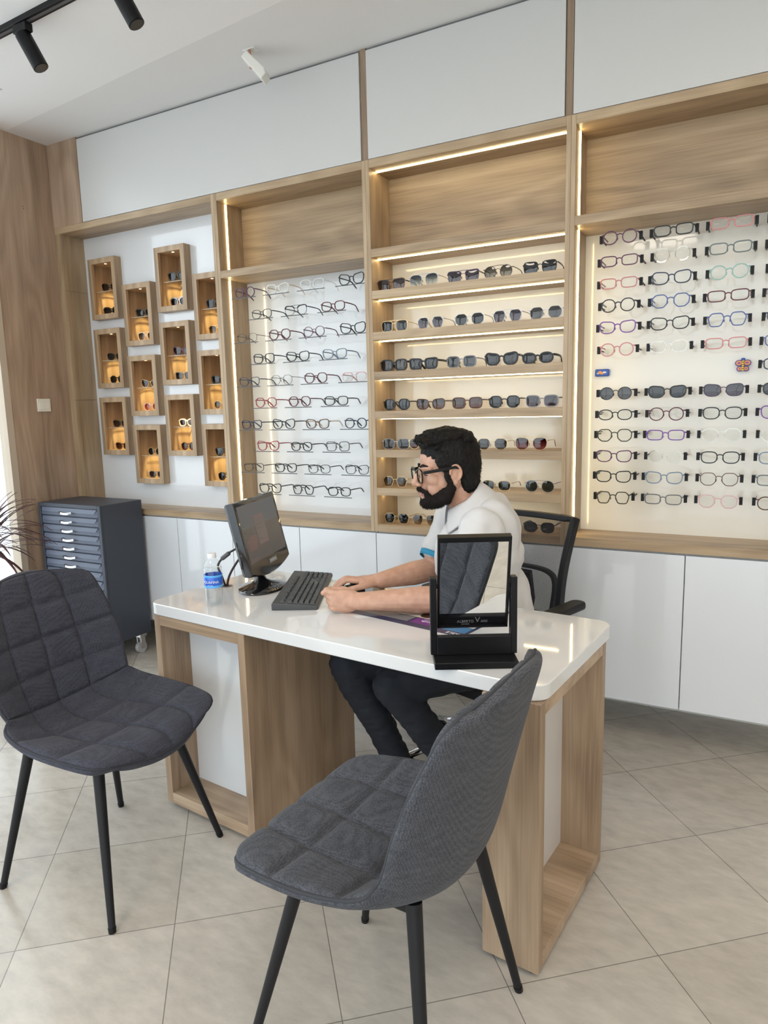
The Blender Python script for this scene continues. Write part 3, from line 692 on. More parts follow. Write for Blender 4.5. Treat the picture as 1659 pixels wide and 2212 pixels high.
# eyeglasses pegged on the wide right-hand unit
XC = (2.155, 2.349, 2.547, 2.745); ZR = (2.061, 1.972, 1.887, 1.802, 1.717, 1.630, 1.546, 1.456, 1.370, 1.287, 1.201, 1.117, 1.030)
S4 = [[('round', 'full', 'plum', 'dark'), ('rect', 'full', 'plum', 'dark violet'), ('rect', 'full', 'rose', 'red-pink'), ('round', 'full', 'black', 'black'), ('cat', 'full', 'violet', 'dark purple'), ('round', 'full', 'pink', 'pink'), None,
       ('round', 'slim', 'black', 'grey-lensed'), ('oval', 'full', 'black', 'black'), ('octo', 'full', 'olive', 'dark olive'), ('cat', 'full', 'plum', 'dark plum'), ('cat', 'full', 'black', 'black'), ('hex', 'full', 'olive', 'olive')],
      [('rect', 'full', 'black', 'black'), ('round', 'full', 'clear', 'clear'), ('cat', 'full', 'navy', 'navy'), ('octo', 'full', 'blue', 'blue'), ('cat', 'full', 'black', 'black'), ('soft', 'full', 'clear', 'clear'), None,
       ('cat', 'full', 'black', 'black-lensed'), ('round', 'full', 'burgundy', 'dark burgundy'), ('rect', 'full', 'violet', 'purple'), ('round', 'slim', 'clear', 'clear'), ('cat', 'full', 'bluegrey', 'blue-grey'), ('rect', 'full', 'grey', 'grey')],
      [('rect', 'full', 'pink', 'pink'), ('rect', 'full', 'greygreen', 'grey-green'), ('round', 'full', 'mint', 'mint green'), ('rect', 'full', 'burgundy', 'burgundy'), ('hex', 'full', 'blue', 'blue'), ('rect', 'full', 'pink', 'pale pink'), None,
       ('cat', 'slim', 'purple', 'purple-lensed'), ('soft', 'full', 'black', 'black'), ('octo', 'full', 'clear', 'clear'), ('soft', 'full', 'black', 'bold black'), ('octo', 'slim', 'tortoise', 'thin brown'), ('octo', 'full', 'palepink', 'pale pink')],
      [('soft', 'full', 'black', 'black'), ('cat', 'full', 'navy', 'navy'), ('round', 'full', 'black', 'black'), ('rect', 'full', 'plum', 'dark'), ('soft', 'full', 'navy', 'navy'), ('rect', 'full', 'blue', 'blue'), ('rect', 'full', 'navy', 'navy'),
       ('soft', 'full', 'black', 'black-lensed'), ('cat', 'full', 'violet', 'purple'), ('round', 'full', 'clear', 'clear'), ('soft', 'full', 'bluegrey', 'blue-grey'), ('rect', 'full', 'greygreen', 'dark green'), ('round', 'full', 'tortoise', 'brown')]]
CN = ('first', 'second', 'third', 'edge')
for c in range(4):
    for r in range(13):
        it = S4[c][r]
        if it is None: continue
        k, rim, fc, look = it; x, z = XC[c], ZR[r]; sun = r == 7
        lab = '%s %s %s, %s column of the pegged unit, %s row from top' % (look, KW[k], 'sunglasses' if sun else 'eyeglasses', CN[c], ORD[r])
        eyewear(k, rim, fcol(fc), lcol(('grey', 'dark', 'purple', 'dark')[c]) if sun else LENS, fcol(fc), (x, 0.084, z), lab, 'eyewear pegged on the white back', sun=sun, ln=.1, scale=1.08, stand=False)
        for s in (-1, 1):
            xb = eyewear_meshes(k, rim)[5][0] * 1.08 + .0020 + .0060
            MB().box((x + s * xb - .0060, .104, z - .013), (x + s * xb + .0060, .116, z + .017)).cyl((x + s * xb, .116, z + .002), (x + s * xb, .2125, z + .002), .003, seg=8).build('holder_block', plain('holder_black', (.006, .006, .007), .45, spec=.25), u4, u4.location)
for x in (2.108, 2.572):
    MB().cyl((x, .2125, 1.556), (x, .172, 1.556), .0028, seg=10).build('display_peg', ACRYL, u4, u4.location)
cb = plain('charm_blue', (.03, .10, .42), .4); co_ = plain('charm_orange', (.80, .33, .12), .4); cw = plain('charm_white', (.8, .8, .8), .4)
ch = thing('wall_charm', 'small blue rubber plaque with orange and white shapes on white back', 'charm', (2.079, .2125, 1.545), group='small rubber charms')
box('plaque', (2.050, .190, 1.530), (2.107, .2125, 1.560), cb, ch, ch.location, .005)
m = MB(); m.ball((2.072, .190, 1.546), (.009, .003, .006)); m.ball((2.080, .190, 1.541), (.006, .003, .004)); m.build('orange_shape', co_, ch, ch.location, smooth=True)
m = MB(); m.ball((2.090, .190, 1.546), (.008, .003, .004)); m.ball((2.063, .190, 1.542), (.005, .003, .003)); m.build('white_shape', cw, ch, ch.location, smooth=True)
bt = thing('wall_charm', 'small orange butterfly-shaped rubber charm on the white back', 'charm', (2.607, .2125, 1.550), group='small rubber charms')
cbx, cbz = 2.607, 1.549
for nm, mat, grow, y in (('outline', plain('charm_plum', (.10, .05, .22), .4), 0.0, .190), ('wing', co_, .0035, .188), ('wing_spot', plain('charm_purple', (.30, .05, .28), .4), .0085, .186)):
    for s in (-1, 1):
        for (dx, dz, a, b) in ((.014, .010, .014, .012), (.011, -.012, .011, .010)):
            m = MB(); m.cyl((cbx + s * dx, .2125, cbz + dz), (cbx + s * dx, y, cbz + dz), 1.0, seg=22)
            for i, p in enumerate(m.v): m.v[i] = (cbx + s * dx + (p[0] - cbx - s * dx) * max(a - grow, .003), p[1], cbz + dz + (p[2] - cbz - dz) * max(b - grow, .003))
            m.build(nm, mat, bt, bt.location)
m = MB(); m.capsule((cbx, .186, cbz - .016), (cbx, .186, cbz + .016), .0045, .0045); m.build('body', plain('charm_yellow', (.80, .55, .08), .4), bt, bt.location, smooth=True)
for z in (-.012, -.004, .004, .012): MB().tube([(cbx - .0042, .1842, cbz + z), (cbx, .1812, cbz + z), (cbx + .0042, .1842, cbz + z)], .0014, 6).build('stripe', plain('charm_dark', (.03, .03, .05), .4), bt, bt.location)
MB().ball((cbx, .188, cbz + .024), (.008, .004, .005)).build('head', cb, bt, bt.location, smooth=True)

# ------------------------------------------------------------------ oak niches with two pairs each
NS = [  # column, row -> (upper, lower): shape, rim, frame, lens, look
 [(('cateye', 'full', 'black', 'brownfade', 'black'), ('cat', 'chunk', 'black', 'dark', 'black')), (('cat', 'full', 'black', 'dark', 'black'), ('round', 'full', 'black', 'dark', 'dark')), (('cat', 'full', 'black', 'brownfade', 'dark'), ('cat', 'full', 'tortoise', 'brownfade', 'brown'))],
 [(('flat', 'chunk', 'black', 'dark', 'black'), ('aviator', 'full', 'cream', 'greyfade', 'pale')), (('cateye', 'wire', 'gold', 'brownfade', 'gold and brown'), ('round', 'full', 'palepink', 'orange', 'orange-lensed')), (('round', 'wire', 'gold', 'dark', 'gold and dark'), ('soft', 'full', 'grey', 'purple', 'grey'))],
 [(('aviator', 'chunk', 'black', 'dark', 'large black'), ('aviator', 'chunk', 'silver', 'dark', 'silver-rimmed')), (('cateye', 'full', 'purple', 'purple', 'purple'), ('flat', 'full', 'smoke', 'grey', 'grey')), (('soft', 'chunk', 'cream', 'brownfade', 'cream-rimmed'), ('round', 'slim', 'brown', 'brownfade', 'brown'))],
 [(('aviator', 'full', 'black', 'dark', 'black'), ('aviator', 'wire', 'gold', 'greyfade', 'gold')), (('brow', 'chunk', 'black', 'dark', 'black'), ('round', 'wire', 'gold', 'greyfade', 'gold')), (('aviator', 'full', 'black', 'dark', 'black'), ('round', 'full', 'black', 'dark', 'black'))]]
RN = ('top', 'middle', 'bottom'); CNN = ('first', 'second', 'third', 'fourth')
for (x0, z0, c, r) in NICHES:
    w = NW
    x1, z1 = x0 + w, z0 + NH; f = .030; y0, y1 = .115, .300
    loc = Vector(((x0 + x1) / 2, y0, z0))
    n = thing('display_niche', 'oak display niche with warm light, %s in the %s column of niches' % (RN[r], CNN[c]), 'niche', loc, group='oak niches on the white board')
    m = MB(); m.box((x0, y0, z0), (x0 + f, y0 + .02, z1)).box((x0 + f, y0, z0), (x1 - f, y0 + .02, z0 + f)).box((x0 + f, y0, z1 - f), (x1 - f, y0 + .02, z1))
    m.box((x1 - f, y0, z0), (x1, y0 + .02, z1))
    m.build('front_frame', WOOD_N, n, loc, bevel=.001)
    m = MB(); m.box((x0, y0 + .02, z0), (x0 + .016, y1, z1)).box((x1 - .016, y0 + .02, z0), (x1, y1, z1)).box((x0 + .016, y0 + .02, z0), (x1 - .016, y1, z0 + f - .002)).box((x0 + .016, y0 + .02, z1 - f + .002), (x1 - .016, y1, z1))
    m.build('box_sides', WOOD_N, n, loc)
    m = MB(); m.box((x0 + .016, y1 - .01, z0 + f - .002), (x1 - .016, y1, z1 - f + .002)); m.build('back_panel', WOOD_N, n, loc)
    zs_ = z0 + f + (NH - 2 * f) * .47
    m = MB(); m.box((x0 + .0165, y0 + .03, zs_ - .003), (x1 - .017, y1 - .012, zs_)); m.m = [1 if j == 2 else 0 for j in range(6)]
    m.build('glass_shelf', [ACRYL, plain('shelf_edge', (.55, .5, .4), .2)], n, loc)
    xm = (x0 + x1) / 2
    MB().cyl((xm, .150, z1 - f + .003), (xm, .150, z1 - f + .0005), .007, seg=18).build('puck_light', emit('puck_glow', (1.0, .74, .34), 4.0), n, loc)
    light('niche_light', 'SPOT', (xm, .150, z1 - f - .004), NICHE_W * 10, (1.0, .80, .36), (math.radians(24), 0, 0), spot_size=math.radians(64), spot_blend=.3, shadow_soft_size=.008)
    for k, (zz, it) in enumerate(((zs_, NS[c][r][0]), (z0 + f - .002, NS[c][r][1]))):
        kk, rim, fc, lc, look = it
        eyewear(kk, rim, fcol(fc), lcol(lc), fcol(fc if fc != 'silver' else 'black'), (min(xm + .004, x1 - .077), .166, zz), '%s %s sunglasses, %s %s niche, %s column' % (look, KW[kk], 'glass shelf of' if k == 0 else 'floor of', RN[r], CNN[c]),
                'sunglasses in the oak niches', ln=.112, scale=.97, rz=random.uniform(-.03, .10))

# ------------------------------------------------------------------ desk
DT = 0.765                                   # top of the worktop
dk = thing('desk', 'white-topped oak desk with open boxed ends, man seated behind', 'desk', (1.5558, -0.9735, 0), math.radians(-6))
UC, VC = 1.649, -0.8055
def db(nm, u0, u1, v0, v1, z0, z1, mat, bevel=.001): return box(nm, (u0 - UC, v0 - VC, z0), (u1 - UC, v1 - VC, z1), mat, dk, bevel=bevel)
def rounded_slab(x0, x1, y0, y1, z0, z1, r, n=10):
    P = []
    for (cx, cy, a0) in ((x1 - r, y1 - r, 0), (x0 + r, y1 - r, 90), (x0 + r, y0 + r, 180), (x1 - r, y0 + r, 270)):
        for i in range(n + 1):
            a = math.radians(a0 + 90 * i / n); P.append((cx + r * math.cos(a), cy + r * math.sin(a)))
    m = MB(); k = len(P); m.add([(a, b, z0) for a, b in P] + [(a, b, z1) for a, b in P], [tuple(range(k))[::-1], tuple(range(k, 2 * k))] + [(i, (i + 1) % k, k + (i + 1) % k, k + i) for i in range(k)])
    return m
rounded_slab(.920 - UC, 2.378 - UC, -1.093 - VC, -.518 - VC, .725, DT, .048).build('worktop', SLAB, dk, smooth=True, angle=35, bevel=.003)
for (u0, u1) in ((.948, .978), (1.360, 1.390)): db('side_panel', u0, u1, -1.090, -.530, .016, .7245, WOOD_D)
db('base_panel', .978, 1.360, -1.090, -.530, .016, .056, WOOD_DX); db('head_panel', .978, 1.360, -1.090, -.530, .688, .7245, WOOD_DX)
db('white_panel', .978, 1.360, -.966, -.95, .056, .688, WHITE, 0)
db('side_panel', 2.222, 2.378 - .004, -1.100, -1.068, .012, .7245, WOOD_D); db('side_panel', 2.222, 2.374, -.612, -.580, .012, .7245, WOOD_D)
db('base_panel', 2.222, 2.374, -1.068, -.612, .012, .050, WOOD_DX); db('head_panel', 2.222, 2.374, -1.068, -.612, .690, .7245, WOOD_DX)
db('white_panel', 2.246, 2.256, -1.068, -.612, .050, .690, WHITE, 0); db('back_panel', 2.222, 2.246, -1.068, -.612, .050, .690, WOOD_D, 0)
for u, v in ((.97, -1.06), (1.37, -1.06), (.97, -.56), (1.37, -.56), (2.245, -1.075), (2.35, -1.075), (2.245, -.60), (2.35, -.60)):
    MB().cyl((u - UC, v - VC, 0), (u - UC, v - VC, .017), .014, seg=14).build('foot_glide', BLACK, dk)

# ------------------------------------------------------------------ drawer chest in the corner
NAVY = plain('navy_leatherette', (.045, .052, .070), .42, spec=.4, bump=(420, .12, .0006)); NAVY2 = plain('navy_drawer', (.085, .105, .155), .38)
dc = thing('drawer_chest', 'dark blue chest of shallow drawers on casters in the corner', 'drawer chest', (-.738, -.178, 0))
X0, X1, Y0, Y1, ZB, ZT = -1.0, -.476, -.318, -.022, .125, .925
m = MB(); m.box((X0, Y0 + .012, ZB), (X1, Y1, ZT)); m.build('body', NAVY, dc, dc.location, bevel=.006)
m = MB(); m.box((X0, Y0, ZB), (X0 + .022, Y0 + .0125, ZT)).box((X1 - .022, Y0, ZB), (X1, Y0 + .0125, ZT)).box((X0 + .022, Y0, ZT - .022), (X1 - .022, Y0 + .0125, ZT)).box((X0 + .022, Y0, ZB), (X1 - .022, Y0 + .0125, ZB + .01))
m.build('face_frame', NAVY, dc, dc.location, bevel=.003)
pitch = (ZT - .022 - ZB - .012) / 15
for i in range(15):
    z1 = ZT - .024 - i * pitch; z0 = z1 - pitch + .006; a, b = X0 + .025, X1 - .025
    m = MB(); y = Y0 + .006
    pf = [(y, z0), (y - .003, z0 + .002), (y - .003, z0 + .020), (y - .013, z0 + .022), (y - .004, z1), (y + .006, z1), (y + .006, z0)]
    k = len(pf); ins = [0, 0, 0, .018, .006, 0, 0]
    m.add([(a + ins[j], p[0], p[1]) for j, p in enumerate(pf)] + [(b - ins[j], p[0], p[1]) for j, p in enumerate(pf)], [tuple(range(k)), tuple(range(k, 2 * k))[::-1]] + [(j, k + j, k + (j + 1) % k, (j + 1) % k) for j in range(k)])
    d = m.build('drawer', NAVY2, dc, dc.location)
    xm = X0 + .255; h = MB(); zc = z0 + .022
    h.tube([(xm - .052, y - .004, zc - .001), (xm - .050, y - .022, zc), (xm - .03, y - .028, zc - .004), (xm, y - .029, zc - .006), (xm + .03, y - .028, zc - .004), (xm + .050, y - .022, zc), (xm + .052, y - .004, zc - .001)], None, sec=(.0062, .003), up=(0, 0, 1))
    h.build('handle', CHROME, d, dc.location, bevel=.001)
for x in (X0 + .05, X1 - .05):
    for y in (Y0 + .05, Y1 - .045):
        m = MB(); m.cyl((x - .012, y, .034), (x + .012, y, .034), .034, seg=22)
        c = m.build('caster', plain('caster_grey', (.45, .45, .46), .3), dc, dc.location, smooth=True, angle=40)
        m = MB(); m.box((x - .018, y - .012, .030), (x - .013, y + .02, .105)).box((x + .013, y - .012, .030), (x + .018, y + .02, .105)).box((x - .024, y - .022, .100), (x + .024, y + .03, ZB + .001)); m.build('fork', CHROME, c, dc.location)

# ------------------------------------------------------------------ upholstered dining chairs
def chair(name, label, loc, rz, dark, lightc, fname):
    t = thing(name, label, 'chair', loc, rz, group='grey quilted chairs at the desk'); t.scale = (1.03, 1.03, 1.04)
    FB = fabric(fname, dark, lightc)
    prof = [(.250, .440), (.215, .462), (.12, .462), (0, .452), (-.10, .446), (-.155, .458), (-.193, .492), (-.214, .545), (-.232, .62), (-.252, .70), (-.272, .78), (-.291, .852), (-.300, .885)]
    prof = [Vector((a, 0, b)) for a, b in prof]
    cum = [0]
    for a, b in zip(prof, prof[1:]): cum.append(cum[-1] + (b - a).length)
    LT = cum[-1]
    def cr(vals, s):         # smooth sampling along length s
        for i in range(len(cum) - 1):
            if s <= cum[i + 1] or i == len(cum) - 2:
                u = (s - cum[i]) / (cum[i + 1] - cum[i]); p0, p1, p2, p3 = vals[max(i - 1, 0)], vals[i], vals[i + 1], vals[min(i + 2, len(vals) - 1)]
                return .5 * ((2 * p1) + (p2 - p0) * u + (2 * p0 - 5 * p1 + 4 * p2 - p3) * u * u + (3 * p1 - p0 - 3 * p2 + p3) * u ** 3)
    WD = [.176, .236, .260, .263, .248, .230, .220, .228, .238, .236, .226, .208, .160]
    CU = [.000, .006, .020, .040, .062, .076, .078, .074, .066, .056, .042, .028, .018]
    sj = cum[6]
    NS, NT = 150, 88
    ss = [LT * i / NS for i in range(NS + 1)]
    def centre(s): return cr(prof, s)
    def frame(s):
        e = .004; a, b = centre(max(s - e, 0)), centre(min(s + e, LT)); tg = (b - a).normalized(); return tg, Vector((0, 1, 0)).cross(tg)
    def endw(s):   # rounded corners at both ends
        w = cr(WD, s)
        return w
    def surf(s, tt):
        c = centre(s); tg, nm = frame(s); w = endw(s); cu = cr(CU, s)
        p = c + Vector((0, tt * w, 0)) + nm * (cu * abs(tt) ** 2.3)
        bow = .022 * max(0, 1 - s / .10) ** 2; p -= tg * (-bow * (tt * tt)); p += tg * (-.016 * (1 - tt * tt) * max(0, 1 - s / .06))
        tb = max(0, 1 - (LT - s) / .10) ** 2; p -= tg * (.026 * tb * tt * tt)
        return p, nm
    def pillow(s, tt):
        if s < sj: r = s / sj * 3
        else: r = (s - sj) / (LT - sj) * 4
        c = (tt + 1) / 2 * 4
        fr, fc = r - math.floor(r), c - math.floor(c)
        gr = (1 - abs(2 * fr - 1) ** 5); gc = (1 - abs(2 * fc - 1) ** 5)
        return .016 * (gr ** .6) * (gc ** .6)
    TH = .036
    def thick(s): return TH * (1 - .35 * s / LT)
    tv = [-1 + 2 * j / NT for j in range(NT + 1)]
    top, bot, flat = [], [], []
    for s in ss:
        a, b, fl_ = [], [], []
        for tt in tv:
            p, nm = surf(s, tt); a.append(p + nm * pillow(s, tt)); fl_.append(p); q, _ = surf(s, tt * .965); b.append(q - nm * thick(s) * (1 - .4 * abs(tt) ** 4))
        top.append(a); bot.append(b); flat.append(fl_)
    js = min(range(NS + 1), key=lambda i: abs(ss[i] - sj))
    MB().grid(top[:js + 1]).build('seat', FB, t, smooth=True)
    MB().grid(top[js:]).build('backrest', FB, t, smooth=True)
    per = [(0, j) for j in range(NT + 1)] + [(i, NT) for i in range(1, NS + 1)] + [(NS, j) for j in range(NT - 1, -1, -1)] + [(i, 0) for i in range(NS - 1, 0, -1)]
    sh = MB(); sh.grid(bot, flip=True)
    rim = []
    for (i, j) in per:
        p, q = top[i][j], bot[i][j]
        inner = flat[min(max(i, 3), NS - 3)][min(max(j, 3), NT - 3)]
        out = (p - inner); out = out.normalized() if out.length > 1e-6 else Vector((0, 0, 0))
        rim.append([p, p.lerp(q, .18) + out * .006, p.lerp(q, .5) + out * .010, p.lerp(q, .82) + out * .006, q])
    sh.grid(rim, closed_u=True)
    sh.build('outer_shell', FB, t, smooth=True)
    MB().tube([top[i][j] for (i, j) in per][::2], .0042, 6, closed=True).build('piping', plain(fname + '_piping', tuple(x * .8 for x in dark), .9), t, smooth=True)
    for sx in (-1, 1):
        for sy in (-1, 1):
            a = Vector((.13 * sx - .02, .135 * sy, .450)); b = Vector((.212 * sx + (.004 if sx > 0 else -.012), .228 * sy, .0))
            l = MB().tube([a, b + (a - b) * .012], [.0165, .0095], 18).build('leg', BLACKM, t, smooth=True, angle=40)
            MB().cyl(b, b + (a - b) * .03, .0098, .0110, seg=16).build('foot_cap', BLACK, l, smooth=True, angle=40)
    MB().box((-.14, -.13, .415), (.12, .13, .428)).build('under_frame', BLACKM, t)
    return t
chair('dining_chair', 'dark grey quilted chair at the left, facing along the desk front', (.920, -1.490, 0), math.radians(3), (.040, .042, .057), (.108, .115, .150), 'grey_weave_dark')
chair('dining_chair', 'grey quilted chair seen from behind, in front of the mirror', (1.968, -1.612, 0), math.radians(176.2), (.045, .048, .057), (.145, .151, .175), 'grey_weave')

# ------------------------------------------------------------------ things on the desk
mr = thing('tabletop_mirror', 'black tilting tabletop mirror near the right end of the desk', 'mirror', (2.034, -1.223, DT), math.radians(28))
def mbx(nm, a, b, mat=BLACK, bevel=.002): return box(nm, a, b, mat, mr, bevel=bevel)
mbx('base', (-.106, -.075, 0), (.106, .072, .018)); mbx('base_board', (-.096, -.02, .018), (.096, .0, .068))
for s in (-1, 1): mbx('post', (s * .1035 - .0085, -.016, .018), (s * .1035 + .0085, .012, .222))
fl = thing('mirror_frame', None, None); fl.parent = mr; fl.location = (0, -.002, .198); fl.rotation_euler = (math.radians(14), 0, 0)
fw, z0, z1 = .0925, -.120, .142
m = MB(); m.box((-fw, -.011, z1 - .014), (fw, .011, z1)).box((-fw, -.011, z0), (-fw + .006, .011, z1 - .014)).box((fw - .006, -.011, z0), (fw, .011, z1 - .014)).box((-fw + .006, -.011, z0), (fw - .006, .011, z0 + .003)).box((-fw + .006, .004, z0 + .003), (fw - .006, .011, z1 - .014))
m.build('frame', BLACK, fl, bevel=.001)
m = MB(); m.box((-fw + .006, -.004, z0 + .040), (fw - .006, .004, z1 - .014)); m.build('mirror_glass', plain('mirror_silver', (.92, .93, .92), .0, 1.0), fl)
m = MB(); m.box((-fw + .006, -.004, z0 + .003), (fw - .006, .004, z0 + .040)); m.build('black_band', plain('black_glass', (.006, .006, .008), .08), fl)
GRY = plain('faint_grey_print', (.16, .16, .17), .4)
for body, size, x, z in (('ALBERTO', .0105, -.018, z0 + .0155), ('V', .022, .0135, z0 + .0195), ('ANI', .0105, .031, z0 + .0155), ('EYEWEAR', .0048, -.018, z0 + .0075)):
    text_obj('lettering', body, size, GRY, fl, Matrix.Translation((x, -.0045, z)) @ Matrix.Rotation(PI / 2, 4, 'X'))
for s in (-1, 1): MB().cyl((s * .0915, 0, 0), (s * .098, 0, 0), .006, seg=14).build('pivot', BLACK, fl)

mn = thing('monitor', 'black flat screen monitor turned towards the seated man', 'monitor', (1.062, -.862, DT))
yaw, tilt = .262, .228
nv = Vector((math.cos(yaw) * math.cos(tilt), math.sin(yaw) * math.cos(tilt), math.sin(tilt))); rv = Vector((-math.sin(yaw), math.cos(yaw), 0)); uv_ = nv.cross(rv)
MP = Matrix((rv, uv_, nv)).transposed().to_4x4(); MP.translation = Vector((1.044, -.831, .984)) - mn.location
hd = bpy.data.objects.new('screen_head', None); COL.objects.link(hd); hd.parent = mn; hd.matrix_local = MP
hw, hh = .165, .105
def sh_outline(inset, drop):
    P = [(-hw - .016 + inset, hh + .018 - inset), (hw + .016 - inset, hh + .018 - inset)]
    for i in range(13):
        a = i / 12; x = (hw + .016 - inset) * (1 - 2 * a); P.append((x, -hh - .038 + inset - drop * (1 - (2 * a - 1) ** 2)))
    return P
m = MB(); rings = []
for z, ins in ((.004, .004), (.001, .0005), (-.006, 0), (-.026, 0), (-.036, .006), (-.046, .05), (-.050, .075)):
    rings.append([(x, y, z) for x, y in sh_outline(ins, .026)])
m.grid([list(r) for r in zip(*rings)], closed_u=True); k = len(rings[0]); n_ = len(rings)
m.f.append(tuple(j * n_ + n_ - 1 for j in range(k))); m.m.append(0)
o0 = sh_outline(.004, .026)
inn = [(-hw, hh), (hw, hh), (hw, -hh), (-hw, -hh)]
base = len(m.v); m.v += [(x, y, .004) for x, y in o0] + [(x, y, .002) for x, y in inn]
ko = len(o0)
m.f += [(base, base + 1, base + ko + 1, base + ko), (base + 1, base + 2, base + ko + 2, base + ko + 1), (base + ko - 1, base, base + ko, base + ko + 3), tuple([base + i for i in range(2, ko)] + [base + ko + 3, base + ko + 2])]; m.m += [0] * 4
hm = m.build('casing', BLACKG, hd, smooth=True, angle=30)
def scr(name, r, g, b, e=1.0):
    mt = plain(name, (.004, .004, .004), .32); bb = mt.node_tree.nodes['Principled BSDF']
    bb.inputs['Emission Color'].default_value = (r, g, b, 1); bb.inputs['Emission Strength'].default_value = e
    return mt
m = MB()
def q(x0, x1, y0, y1, z, mi): m.box((x0, y0, z - .001), (x1, y1, z), mi)
q(-hw, hw, -hh, hh, .0025, 0); q(-hw, hw, .02, hh, .0027, 5); q(-.150, -.075, -.062, -.022, .0029, 1); q(-.125, -.06, -.04, -.012, .0030, 1); q(-.055, .030, -.052, .056, .0032, 2); q(-.055, .030, .046, .056, .0034, 3); q(-.055, .030, -.052, -.044, .0034, 3)
for y in (.022, .008, -.012, -.03): q(-.045, -.045 + .03 + .02 * math.sin(y * 90), y - .002, y + .002, .0036, 4)
for y in (.03, .005, -.02): q(-.150, -.140, y, y + .006, .0036, 4)
q(-.155, -.09, -.1, -.09, .0030, 1)
m.build('screen', [scr('screen_dim', .05, .044, .042), scr('screen_rose', .085, .048, .045), scr('screen_dialog', .085, .066, .065), scr('screen_dialog_bar', .11, .065, .06), scr('screen_ink', .05, .045, .05), scr('screen_top', .058, .062, .068)], hd)
text_obj('lettering', 'SAMSUNG', .012, plain('silver_print', (.55, .55, .56), .3), hd, Matrix.Translation((.018, -hh - .020, .0055)))
MB().box((.018 - .034, -hh - .028, .003), (.018 + .034, -hh - .012, .0052)).build('name_plate', plain('plate_grey', (.22, .22, .23), .3), hd)
m = MB(); P = []
for i in range(40):
    a = 2 * PI * i / 40; ca, sa = math.cos(a), math.sin(a); col = []
    for (r, z) in ((.98, 0.0), (1.0, .004), (.97, .010), (.72, .017), (.42, .024), (.24, .034), (.17, .055)):
        ex = Vector((math.cos(yaw), math.sin(yaw), 0)); ey = Vector((-math.sin(yaw), math.cos(yaw), 0))
        v = ex * (.085 * r * ca * (1.0)) + ey * (.118 * r * sa); v.z = z; v += ex * (-.012 * min(1, z / .05)); col.append(v)
    P.append(col)
m.grid(P, closed_u=True); m.f.append(tuple(j * 7 for j in range(40))[::-1]); m.m.append(0); m.f.append(tuple(j * 7 + 6 for j in range(40))); m.m.append(0)
m.build('stand_base', BLACKG, mn, smooth=True, angle=50)
m = MB(); m.tube([(-.010, -.003, .03), (-.016, -.004, .075), (-.030, -.006, .13), (-.050, .01, .20)], [.020, .017, .017, .022], 16); m.build('neck', BLACKG, mn, smooth=True)
cbk = plain('cable_black', (.015, .015, .016), .5)
hx, hy = .913, -.902
cb_ = thing('monitor_cable', 'two black cables from the monitor into the round desk grommet', 'cable', (hx, hy, DT))
def cable(pts, r):
    pp = [Vector(p) for p in pts]; out = []
    for i in range(len(pp) - 1):
        p0, p1, p2, p3 = pp[max(i - 1, 0)], pp[i], pp[i + 1], pp[min(i + 2, len(pp) - 1)]
        for k in range(8):
            u = k / 8; out.append(.5 * ((2 * p1) + (p2 - p0) * u + (2 * p0 - 5 * p1 + 4 * p2 - p3) * u * u + (3 * p1 - p0 - 3 * p2 + p3) * u ** 3))
    return out + [pp[-1]]
MB().tube(cable([(hx, hy, DT), (hx - .004, hy - .012, DT + .04), (hx - .012, hy - .02, DT + .085), (hx + .02, hy - .01, DT + .125), (hx + .06, hy + .005, DT + .150), (.985, -.875, .935)], 0), .0042, 8).build('video_cable', cbk, cb_, cb_.location, smooth=True)
MB().capsule((hx + .006, hy - .013, DT + .112), (hx + .030, hy - .007, DT + .130), .0085, .0085).build('ferrite_bead', plain('ferrite_grey', (.07, .07, .075), .5), cb_, cb_.location, smooth=True)
MB().tube(cable([(hx + .004, hy + .004, DT), (hx + .018, hy + .004, DT + .04), (hx + .04, hy + .012, DT + .08), (hx + .07, hy + .03, DT + .125), (1.0, -.83, .915)], 0), .0045, 8).build('power_cable', plain('cable_dark_red', (.03, .013, .014), .5), cb_, cb_.location, smooth=True)
MB().lathe([(.024, 0), (.024, .0015), (.017, .002), (.016, .0005)], 28, (hx, hy, DT)).build('grommet', plain('grommet_brown', (.20, .15, .12), .4), cb_, cb_.location, smooth=True)
m = MB(); m.cyl((hx, hy, DT + .0003), (hx, hy, DT + .0008), .0165, seg=24); m.build('grommet_hole', DARKGAP, cb_, cb_.location)

